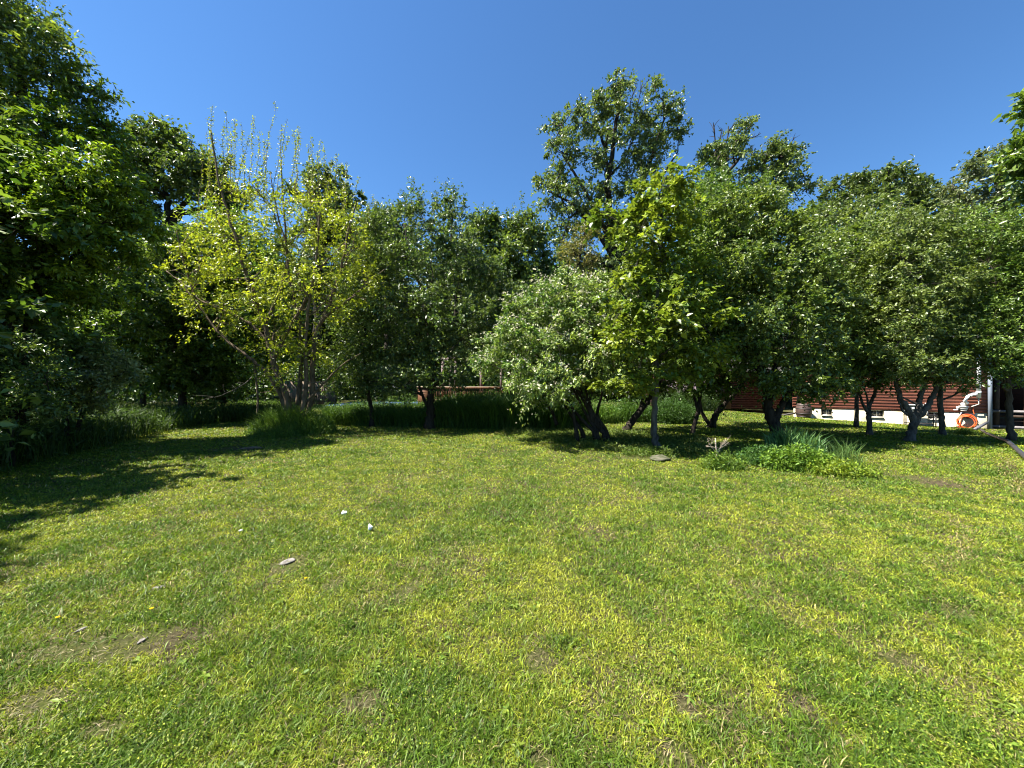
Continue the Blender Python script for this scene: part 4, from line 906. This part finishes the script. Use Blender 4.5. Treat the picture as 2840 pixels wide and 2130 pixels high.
tree('orchard_tree', 'dark-stemmed orchard tree at the right edge before the porch', 'tree', 11.0,
     [([(2802, 1215), (2800, 1150), (2796, 1090), (2790, 1020), (2800, 940), (2790, 820)], .08, .045), ([(2798, 1100), (2770, 1040), (2750, 990)], .04, .02)],
     [(2760, 650, 90, 70), (2850, 680, 90, 80), (2740, 760, 80, 70), (2840, 800, 90, 80), (2760, 860, 90, 60, -.4), (2860, 900, 80, 60), (2740, 950, 70, 50, -.5), (2820, 970, 80, 50, -.5), (2790, 1030, 80, 30, -.5), (2880, 1030, 80, 40), (2900, 760, 80, 90), (2950, 900, 90, 90)],
     N=20000, leaf=.085, wr=.45, c1=(.05, .12, .016), c2=(.13, .22, .035), cl=380, clr=.28, bark=M_BARK, seed=13, shell=.5, spikes=30, twig=.008)
# branch reaching in from a tree standing beyond the right edge
tree('shade_tree', 'tree at the upper right edge whose leafy bough reaches into the picture', 'tree', 8.2,
     [([(3050, 1290), (3050, 1000), (3045, 700), (3020, 450)], .16, .06), ([(3045, 640), (2960, 520), (2880, 470)], .05, .02)],
     [(2885, 430, 55, 40), (2862, 395, 34, 22), (2860, 455, 30, 22), (2960, 360, 90, 80), (3050, 300, 110, 100), (2950, 500, 80, 60), (3080, 480, 110, 100), (2872, 300, 26, 30), (3100, 700, 100, 120)],
     deep=.2, N=9000, leaf=.12, wr=.6, c1=(.05, .12, .018), c2=(.14, .23, .035), cl=190, clr=.26, bark=M_BARK, seed=14, shell=.5)

# centre-left dark trees
tree('orchard_tree', 'dark green tree with a thick short trunk left of the wooden deck rail', 'tree', 13.8,
     [([(1192, 1185), (1193, 1140), (1195, 1090), (1198, 1040), (1200, 960), (1180, 860), (1150, 740), (1120, 620)], .16, .04), ([(1185, 1125), (1170, 1095), (1160, 1060), (1140, 1000)], .06, .03), ([(1198, 1030), (1230, 960), (1270, 860), (1250, 700), (1255, 580)], .08, .03)],
     [(1160, 600, 50, 55), (1250, 590, 45, 60), (1200, 680, 85, 70), (1280, 680, 60, 60), (1120, 720, 70, 60), (1300, 760, 85, 70), (1200, 800, 110, 70, -.4), (1120, 850, 90, 70, -.2), (1280, 860, 100, 70, -.5), (1190, 920, 110, 60, -.7), (1300, 950, 90, 50, -.2),
      (1130, 980, 90, 50, -.6), (1220, 1000, 90, 40, -.7), (1150, 1050, 80, 34, -.6), (1240, 1055, 60, 25, -.6), (1100, 1070, 50, 25, -.4), (1380, 820, 60, 70), (1360, 900, 60, 60), (1000, 1040, 1, 1)],
     N=24000, leaf=.095, wr=.5, c1=(.035, .085, .016), c2=(.10, .16, .035), cl=480, clr=.30, bark=M_BARKD, seed=15, shell=.5, twig=.009, spikes=20, jit=.35,
     shoots=[(1130, 640, 1118, 530, 0), (1165, 620, 1175, 528, .2), (1180, 620, 1160, 530, 0), (1195, 640, 1200, 535, .1), (1245, 600, 1254, 520, 0), (1275, 640, 1285, 550, .2), (1225, 640, 1240, 550, 0)])
tree('orchard_tree', 'slender dark tree with a gently curved thin trunk right of the yellow tree', 'tree', 14.6,
     [([(1032, 1178), (1030, 1130), (1022, 1100), (1018, 1060), (1005, 980), (1020, 860), (1030, 720)], .09, .03)],
     [(1040, 640, 60, 60), (980, 720, 60, 70), (1060, 740, 70, 70), (1010, 820, 80, 70), (960, 880, 70, 70), (1050, 900, 80, 60, -.5), (980, 970, 80, 50, -.3), (1060, 990, 70, 45, -.5), (1010, 1055, 80, 36, -.4), (960, 1075, 50, 25, -.3), (940, 1020, 50, 35)],
     N=14000, leaf=.095, wr=.5, c1=(.04, .095, .016), c2=(.11, .18, .035), cl=280, clr=.32, bark=M_BARKD, seed=16, shell=.5, spikes=25, twig=.008, jit=.35)
tree('woodland_tree', 'leafy tree of slightly coarse leaves behind the dark orchard trees, left of the tall oak', 'tree', 20.0,
     [([(1420, 1120), (1415, 960), (1400, 800), (1395, 680)], .18, .06), ([(1410, 900), (1450, 780), (1440, 660)], .08, .03)],
     [(1340, 640, 60, 55), (1410, 650, 60, 60), (1480, 650, 60, 55), (1330, 730, 80, 60), (1430, 740, 90, 70), (1500, 760, 70, 60), (1380, 830, 90, 60), (1480, 850, 80, 60), (1400, 920, 90, 60), (1500, 940, 70, 60), (1420, 1000, 80, 40)],
     N=22000, leaf=.16, wr=.55, c1=(.04, .09, .016), c2=(.12, .19, .035), cl=320, clr=.5, seed=17, shell=.45, bark=M_BARKD, spikes=25)

# ------------------------------------------------------------------ big oaks behind
OC1 = (.035, .075, .018); OC2 = (.10, .15, .04)
tree('oak_tree', 'tallest tree, an open-crowned oak with black limbs against the sky', 'oak', 30.0,
     [([(1745, 1100), (1735, 900), (1715, 780), (1695, 640), (1685, 520), (1705, 380), (1730, 230)], .52, .07), ([(1725, 820), (1745, 640), (1780, 520), (1820, 400), (1850, 300)], .26, .05), ([(1700, 690), (1650, 580), (1600, 490), (1560, 430)], .22, .05),
      ([(1705, 720), (1640, 620), (1580, 560), (1520, 530)], .22, .06), ([(1760, 600), (1830, 500), (1880, 420)], .18, .05), ([(1690, 560), (1680, 420), (1650, 320)], .2, .06)],
     [(1730, 225, 38, 30), (1700, 250, 30, 25), (1815, 250, 28, 26), (1840, 290, 30, 24), (1870, 290, 30, 20), (1660, 265, 28, 22), (1650, 300, 40, 28), (1720, 310, 42, 35), (1790, 320, 40, 34), (1600, 300, 34, 18), (1620, 345, 45, 30), (1690, 370, 45, 38), (1760, 380, 48, 36),
      (1870, 345, 38, 26), (1830, 380, 48, 30), (1885, 375, 30, 14), (1560, 360, 44, 28), (1535, 350, 26, 20), (1530, 410, 36, 20), (1590, 420, 45, 30), (1660, 440, 48, 36), (1740, 440, 46, 36), (1820, 420, 44, 26), (1560, 480, 40, 26), (1500, 500, 26, 14), (1540, 520, 45, 22),
      (1600, 520, 55, 30), (1560, 570, 50, 30), (1620, 580, 50, 34), (1680, 520, 40, 34), (1580, 620, 48, 30), (1640, 650, 48, 30), (1560, 680, 36, 26), (1600, 700, 44, 30), (1750, 520, 42, 34), (1800, 470, 36, 26), (1700, 600, 40, 40), (1760, 600, 40, 40), (1660, 740, 50, 40), (1740, 700, 50, 50), (1640, 820, 60, 50), (1760, 820, 60, 60)],
     N=21000, leaf=.2, wr=.6, c1=OC1, c2=OC2, cl=620, clr=.42, bright=1.3, bark=M_BARKD, seed=18, shell=.5, twig=.03, mat=M_LEAF, lobe_depth=1.1, trunk_k=10, flat=.9, jag=.25,
     dead=[(1760, 320, 1780, 235, 0), (1745, 300, 1765, 240, 0, .05), (1800, 350, 1850, 300, 0, .05), (1570, 470, 1545, 450, 0, .05)])
tree('oak_tree', 'second oak with windswept limbs leaning right and bare dead twigs on top', 'oak', 31.0,
     [([(1990, 1100), (1985, 800), (1975, 640), (1990, 520), (2060, 420)], .45, .08), ([(1985, 600), (1978, 480), (1985, 420)], .2, .07), ([(1990, 640), (2080, 540), (2150, 460), (2180, 420)], .35, .08), ([(2060, 560), (2150, 510), (2230, 510)], .2, .06)],
     [(2075, 350, 24, 20), (2050, 375, 30, 24), (2040, 410, 32, 28), (1990, 420, 40, 24), (2010, 450, 44, 26), (1960, 440, 28, 24), (2150, 400, 30, 22), (2170, 420, 34, 24), (2130, 430, 38, 26), (2195, 425, 26, 18), (2190, 460, 36, 20), (2110, 470, 50, 28), (2160, 490, 50, 24), (2230, 495, 30, 18), (2245, 515, 22, 12),
      (2090, 520, 60, 30), (2180, 520, 40, 18), (2000, 520, 60, 40), (1950, 560, 50, 40), (2060, 600, 80, 50), (1960, 660, 60, 60), (2140, 560, 50, 30)],
     N=13500, leaf=.2, wr=.6, c1=OC1, c2=OC2, cl=330, clr=.42, bright=1.3, bark=M_BARKD, seed=19, shell=.5, twig=.03, jag=.25, flat=.9,
     dead=[(1985, 460, 1978, 340, 0, .09), (1985, 450, 2020, 350, 0, .09), (1990, 420, 2000, 355, 0, .06), (2060, 385, 2110, 370, 0, .06), (2070, 360, 2090, 335, 0, .05), (2160, 410, 2165, 375, 0, .05), (2185, 415, 2205, 380, 0, .06), (2090, 440, 2085, 405, 0, .05), (2200, 520, 2220, 560, 0, .05), (2180, 520, 2240, 535, 0, .05)])
tree('oak_tree', 'round dense oak with dark limbs, behind the yellow tree on its left', 'oak', 26.0,
     [([(455, 1080), (455, 800), (460, 640), (470, 560), (440, 470)], .36, .10), ([(462, 640), (500, 590), (560, 580), (600, 540)], .25, .08), ([(465, 600), (520, 560), (540, 500)], .2, .08), ([(455, 680), (420, 620), (380, 560)], .2, .08)],
     [(420, 345, 22, 18), (400, 370, 30, 26), (370, 375, 20, 20), (460, 385, 40, 30), (500, 400, 36, 26), (430, 430, 60, 40), (500, 450, 60, 40), (380, 440, 40, 40), (560, 450, 40, 24), (560, 480, 50, 30), (600, 480, 40, 26), (480, 510, 60, 36), (400, 520, 60, 50), (580, 530, 60, 30), (640, 530, 50, 30),
      (400, 600, 50, 40), (430, 680, 60, 40), (640, 580, 50, 30), (520, 650, 50, 20), (350, 480, 40, 60), (340, 600, 50, 60)],
     N=21000, leaf=.21, wr=.6, c1=(.035, .08, .014), c2=(.10, .16, .03), cl=480, clr=.42, bark=M_BARKD, seed=20, shell=.5, twig=.025, flat=.7)
tree('oak_tree', 'small far oak whose round top shows behind the yellow tree', 'oak', 31.0,
     [([(880, 1090), (880, 800), (890, 600)], .4, .15), ([(890, 700), (930, 600), (940, 540)], .2, .08)],
     [(880, 490, 34, 28), (930, 500, 34, 30), (960, 550, 40, 34), (850, 540, 50, 40), (910, 570, 50, 40), (880, 640, 80, 60), (960, 640, 60, 50), (1080, 600, 30, 22), (1050, 640, 50, 40), (1000, 720, 80, 60), (900, 760, 100, 70)],
     N=12000, leaf=.25, wr=.6, c1=OC1, c2=(.09, .14, .03), cl=240, clr=.5, bark=M_BARKD, seed=22, shell=.5, twig=.03)
tree('oak_tree', 'domed far oak between the slender dark tree and the yellow tree', 'oak', 38.0,
     [([(1075, 1095), (1075, 800), (1080, 640)], .4, .15)],
     [(1080, 595, 45, 28), (1060, 640, 60, 40), (1110, 650, 40, 40), (1080, 720, 80, 60)],
     N=5000, leaf=.28, wr=.6, c1=OC1, c2=(.10, .14, .03), cl=110, clr=.55, bark=M_BARKD, seed=23, shell=.5, twig=.03)
tree('woodland_tree', 'thin yellowish-brown leafed tree glimpsed left of the tall oak trunk', 'tree', 24.0,
     [([(1610, 1100), (1605, 900), (1595, 780), (1610, 700), (1625, 640)], .16, .04), ([(1600, 800), (1640, 740), (1650, 700)], .06, .03)],
     [(1620, 660, 34, 36), (1590, 710, 50, 40), (1640, 720, 30, 40), (1560, 760, 45, 30), (1620, 770, 50, 36), (1580, 820, 50, 40)],
     N=4500, leaf=.13, wr=.5, c1=(.08, .11, .02), c2=(.19, .20, .05), cl=110, clr=.42, bark=M_BARKD, seed=24, shell=.7, twig=.02)
tree('woodland_tree', 'tall dense tree in the right background with a serrated top, above the orchard', 'tree', 27.0,
     [([(2480, 1090), (2480, 800), (2490, 640), (2500, 560)], .4, .12), ([(2480, 760), (2400, 640), (2380, 580)], .2, .08), ([(2490, 720), (2560, 620), (2580, 560)], .2, .08)],
     [(2310, 520, 26, 24), (2350, 515, 28, 28), (2400, 505, 40, 30), (2465, 485, 30, 28), (2490, 500, 40, 34), (2540, 515, 38, 30), (2560, 550, 44, 34), (2600, 560, 34, 34), (2440, 550, 60, 40), (2360, 570, 60, 40), (2520, 600, 70, 44), (2300, 590, 60, 40), (2420, 640, 90, 50), (2600, 640, 50, 50), (2250, 620, 60, 40), (2500, 700, 100, 60), (2380, 730, 90, 60), (2240, 700, 60, 60)],
     N=20000, leaf=.21, wr=.6, c1=(.04, .08, .018), c2=(.10, .16, .035), cl=400, clr=.46, bark=M_BARKD, seed=25, shell=.5, twig=.025)
tree('woodland_tree', 'lacy open-crowned tree with dark limbs against the sky in the right background', 'tree', 22.0,
     [([(2775, 1120), (2770, 800), (2768, 640), (2775, 520), (2780, 430)], .35, .10), ([(2768, 700), (2710, 600), (2680, 530)], .15, .05), ([(2770, 640), (2820, 560), (2850, 500)], .14, .05), ([(2765, 660), (2690, 620), (2640, 590)], .1, .04)],
     [(2700, 450, 24, 18), (2760, 435, 40, 18), (2710, 480, 36, 24), (2780, 480, 44, 30), (2640, 520, 20, 22), (2660, 550, 34, 22), (2720, 540, 44, 28), (2790, 550, 50, 30), (2840, 440, 40, 30), (2700, 600, 60, 26), (2640, 600, 34, 20), (2780, 620, 60, 34), (2850, 640, 60, 50), (2700, 680, 80, 40), (2880, 540, 50, 60)],
     N=11000, leaf=.17, wr=.5, c1=(.05, .09, .03), c2=(.13, .18, .06), cl=260, clr=.42, bark=M_BARKD, seed=26, shell=.6, twig=.022, flat=.6)

# ------------------------------------------------------------------ left side
tree('walnut_tree', 'near leafy tree with large glossy bright leaves filling the left side', 'tree', 9.0,
     [([(40, 1300, 1.2), (60, 1100, 1.0), (90, 850, .8), (130, 650, .6), (180, 480, .4)], .16, .05), ([(70, 1000, .8), (-60, 800, .3), (-100, 600, .3)], .09, .03), ([(100, 800, .8), (220, 700, .5), (300, 600, .3)], .06, .02)],
     [(100, 380, 90, 60, .4), (210, 350, 60, 50, .6), (30, 420, 90, 70, .3), (-80, 430, 90, 90), (160, 480, 110, 80, -.2), (290, 400, 38, 60, .6), (280, 500, 70, 80, .4), (60, 560, 120, 80, -.3), (210, 600, 110, 80, 0), (350, 560, 60, 60, .8), (-80, 620, 120, 100, -.2), (100, 700, 120, 70, 0), (290, 690, 90, 70, .5),
      (400, 620, 30, 30, .9), (-60, 800, 120, 90, .3), (110, 820, 110, 60, .5), (240, 800, 90, 60, 1.0), (-260, 500, 140, 140, 0), (-300, 760, 140, 140, .3), (-160, 300, 90, 90, .2)],
     deep=.3, N=21000, leaf=.13, wr=.42, c1=(.05, .13, .01), c2=(.17, .27, .02), cl=360, clr=.32, bark=M_BARKD, seed=27, shell=.42, up=.7, hang=.35, flat=.6, spikes=24, twig=.009, mat=M_LEAF)
tree('walnut_tree', 'taller tree at the upper left corner with upright leafy shoots', 'tree', 9.6,
     [([(-60, 1250), (-20, 900), (20, 600), (50, 350), (60, 120)], .22, .06), ([(20, 600), (120, 380), (150, 200)], .07, .02), ([(0, 700), (180, 450), (240, 320)], .06, .02), ([(20, 500), (-120, 300), (-160, 60)], .1, .04)],
     [(30, 60, 60, 60), (-50, 40, 80, 90), (95, 80, 36, 60), (20, 170, 80, 60), (150, 90, 24, 44), (100, 190, 60, 50), (160, 180, 40, 50), (60, 280, 80, 60), (150, 270, 40, 40), (200, 170, 18, 16), (-80, 200, 110, 100), (20, 380, 120, 70), (160, 350, 60, 50), (215, 260, 24, 34), (265, 260, 24, 40), (250, 310, 40, 30), (-90, 380, 120, 100), (320, 420, 30, 60), (-200, 160, 120, 140), (-40, -60, 90, 70), (-150, -100, 120, 90)],
     deep=.25, N=15000, leaf=.10, wr=.5, c1=(.04, .10, .012), c2=(.15, .22, .03), cl=360, clr=.32, bark=M_BARKD, seed=28, shell=.55, spikes=50, twig=.01, up=.6,
     shoots=[(135, 250, 160, 60, 0), (100, 300, 110, 20, .2), (190, 330, 225, 225, 0), (245, 370, 278, 225, 0), (170, 180, 240, 190, 0), (310, 420, 330, 330, 0), (60, 200, 60, -30, 0)])
S1 = (.045, .12, .012); S2 = (.15, .25, .03)
tree('thicket_tree', 'bright green bushy tree low behind the left half of the yellow tree', 'tree', 18.0,
     [([(620, 1120), (620, 980), (600, 860), (590, 740)], .12, .04), ([(610, 960), (680, 860), (700, 780)], .07, .03)],
     [(620, 640, 80, 60), (560, 700, 80, 60), (680, 680, 80, 60), (520, 790, 80, 60), (620, 790, 100, 70), (720, 760, 80, 60), (540, 890, 90, 60, -.5), (650, 890, 100, 60, -.6), (740, 870, 70, 60, -.3), (560, 980, 90, 50, -.6), (660, 990, 100, 50, -.8), (740, 970, 60, 50), (620, 1040, 100, 35, -.6)],
     N=17000, leaf=.15, wr=.55, c1=S1, c2=S2, cl=330, clr=.45, seed=29, shell=.42, spikes=20, hang=.1, flat=.6)
tree('thicket_tree', 'dark bushy tree between the big-leafed left tree and the yellow tree', 'tree', 17.5,
     [([(400, 1170), (390, 1000), (400, 860), (410, 760)], .12, .04), ([(395, 1000), (460, 880), (480, 800)], .07, .03)],
     [(420, 730, 70, 50), (350, 760, 80, 60), (440, 800, 80, 50), (340, 860, 90, 60), (450, 880, 90, 60), (380, 950, 100, 60, -.5), (480, 960, 90, 50, -.3), (330, 980, 90, 60), (420, 1040, 100, 40, -.5), (520, 1020, 90, 50), (560, 1060, 60, 36), (480, 680, 50, 36), (600, 1090, 40, 20), (510, 750, 40, 40)],
     N=18000, leaf=.145, wr=.5, c1=(.04, .10, .014), c2=(.13, .21, .03), cl=360, clr=.45, seed=30, shell=.45, spikes=16, hang=.15, flat=.55)
tree('honeysuckle_bush', 'arching bush with pale flecked leaf tips catching the sun, low on the left', 'bush', 9.2,
     [([(200, 1240), (230, 1140), (260, 1060), (310, 1020)], .05, .02), ([(190, 1240), (180, 1120), (170, 1000)], .05, .02)],
     [(250, 980, 50, 34), (310, 1000, 50, 30), (350, 1030, 34, 18), (200, 990, 60, 40), (260, 1050, 70, 36), (160, 1060, 70, 44), (330, 1050, 44, 18), (200, 1110, 80, 40)],
     N=7000, leaf=.085, wr=.4, c1=(.06, .13, .02), c2=(.26, .32, .10), cl=170, clr=.2, bark=M_BARKD, seed=31, shell=.45, up=.5, hang=.1, spikes=12, flowers=(500, .03, (.75, .7, .55)))
tree('honeysuckle_bush', 'shaded pale-flowering bush at the far left edge', 'bush', 7.4,
     [([(30, 1290), (30, 1150), (40, 1040)], .05, .02), ([(-40, 1290), (-50, 1120), (-30, 980)], .05, .02)],
     [(20, 960, 70, 50), (80, 1000, 60, 44), (-50, 980, 90, 60), (30, 1060, 90, 50), (120, 1050, 60, 44), (-80, 1100, 100, 60), (50, 1130, 100, 50), (-180, 1060, 110, 100), (140, 1120, 50, 36)],
     N=8000, leaf=.08, wr=.4, c1=(.04, .10, .015), c2=(.13, .21, .04), cl=190, clr=.22, bark=M_BARKD, seed=32, shell=.45, spikes=12, flowers=(200, .03, (.5, .5, .45)))
# trees standing beyond the left edge of the picture, whose shade falls on the lawn
rg = np.random.default_rng(77)
def offtree(name, label, x, y, hgt, rad, seed, N=7000, leaf=.16, group=None):
    px = lambda X, Z: ((X/y)*F+CX, CY-(Z-CAMZ)/y*F)
    st = [([(*px(x, 0), 0), (*px(x+.1, hgt*.4), 0), (*px(x, hgt*.8), 0)], .16, .05)]
    s = F/y; r_ = np.random.default_rng(seed); lb = []
    for k in range(9):
        a = r_.random()*6.28; t = .22+.7*k/9; rr = rad*(1-.55*abs(t-.45)); q = px(x+math.cos(a)*rad*.45, hgt*t)
        lb.append((q[0], q[1], rr*.62*s*1, rr*.5*s, math.sin(a)*rad*.45))
    lb.append((*px(x, hgt*.93), rad*.35*s, rad*.4*s, 0))
    return tree(name, label, 'tree', y, st, lb, N=N, leaf=leaf, c1=(.04, .10, .014), c2=(.12, .2, .03), cl=170, clr=.4, seed=seed, shell=.5, group=group)
offtree('thicket_tree', 'shaded tree at the left edge, seen below the big-leafed tree', -10.6, 6.0, 6.6, 2.0, 101)
offtree('thicket_tree', 'bushy tree behind the shaded pale-flowering bush', -12.6, 9.4, 7.6, 2.4, 102)
offtree('thicket_tree', 'leafy tree rising between the upper-left tree and the round dense oak', -16.0, 15.0, 9.6, 2.4, 103)
offtree('thicket_tree', 'leafy tree low at the left, close behind the arching pale-tipped bush', -14.6, 17.0, 8.6, 2.4, 104)

offtree('thicket_tree', 'tall shady tree standing at the very left edge, beyond the pale-flowering bush', -15.0, 7.4, 10.0, 2.4, 105, N=9000, leaf=.18)
offtree('thicket_tree', 'tall tree beyond the left edge that shades the near lawn', -12.6, 3.6, 10.0, 1.9, 106, N=7000, leaf=.18)
offtree('thicket_tree', 'small tree beyond the left edge that shades the nearest strip of lawn', -9.9, 2.5, 8.4, 1.5, 107, N=5000, leaf=.16)
# ------------------------------------------------------------------ far woodland: one of each kind, then copies
GR = 'distant trees closing the view behind the yard'
def far_proto(seed, hgt, rad, c1, c2, label):
    y = 46.0; s = F/y; r_ = np.random.default_rng(seed)
    px = lambda X, Z: (CX+X*s, CY-(Z-CAMZ)*s)
    st = [([(*px(0, 0), 0), (*px(.2, hgt*.4), 0), (*px(0, hgt*.8), 0)], .3, .1)]; lb = []
    for k in range(13):
        a = r_.random()*6.28; t = .12+.78*k/13; rr = rad*(1-.5*abs(t-.5)); q = px(math.cos(a)*rad*.5, hgt*t)
        lb.append((q[0], q[1], rr*.6*s, rr*.5*s, math.sin(a)*rad*.5))
    lb.append((*px(0, hgt*.92), rad*.3*s, rad*.3*s, 0))
    return tree('background_tree', label, 'tree', y, st, lb, N=8000, leaf=.34, c1=c1, c2=c2, cl=230, clr=.75, seed=seed, shell=.45, group=GR, twig=.03, bark=M_BARKD)
LBL = ['rounded dark green background tree closing the view behind the yard', 'mid green background tree closing the view behind the yard']
protos = [far_proto(201, 12, 4.6, (.03, .07, .014), (.08, .13, .028), LBL[0]), far_proto(202, 10, 4.2, (.04, .09, .014), (.11, .17, .03), LBL[1])]
for i in range(40):
    a = -58+i*3.0+rg.uniform(-1, 1); dd = 40+rg.uniform(-3, 9)+(6 if i % 3 == 0 else 0)
    X = math.tan(R(a))*dd
    k = i % 2; src = protos[k]
    if i >= 2:
        r_ = src.copy(); col.objects.link(r_)
        for ch in src.children:
            c = ch.copy(); col.objects.link(c); c.parent = r_
    else: r_ = src
    spec = 1.0 if -30 < a < 60 else 1.2
    r_.location = (X, dd, 0); r_.rotation_euler = (0, 0, rg.uniform(0, 6.28)); sc = rg.uniform(1.0, 1.42)*spec; r_.scale = (sc*1.1, sc*1.1, sc)
# low woodland understorey closing the gaps under the crowns
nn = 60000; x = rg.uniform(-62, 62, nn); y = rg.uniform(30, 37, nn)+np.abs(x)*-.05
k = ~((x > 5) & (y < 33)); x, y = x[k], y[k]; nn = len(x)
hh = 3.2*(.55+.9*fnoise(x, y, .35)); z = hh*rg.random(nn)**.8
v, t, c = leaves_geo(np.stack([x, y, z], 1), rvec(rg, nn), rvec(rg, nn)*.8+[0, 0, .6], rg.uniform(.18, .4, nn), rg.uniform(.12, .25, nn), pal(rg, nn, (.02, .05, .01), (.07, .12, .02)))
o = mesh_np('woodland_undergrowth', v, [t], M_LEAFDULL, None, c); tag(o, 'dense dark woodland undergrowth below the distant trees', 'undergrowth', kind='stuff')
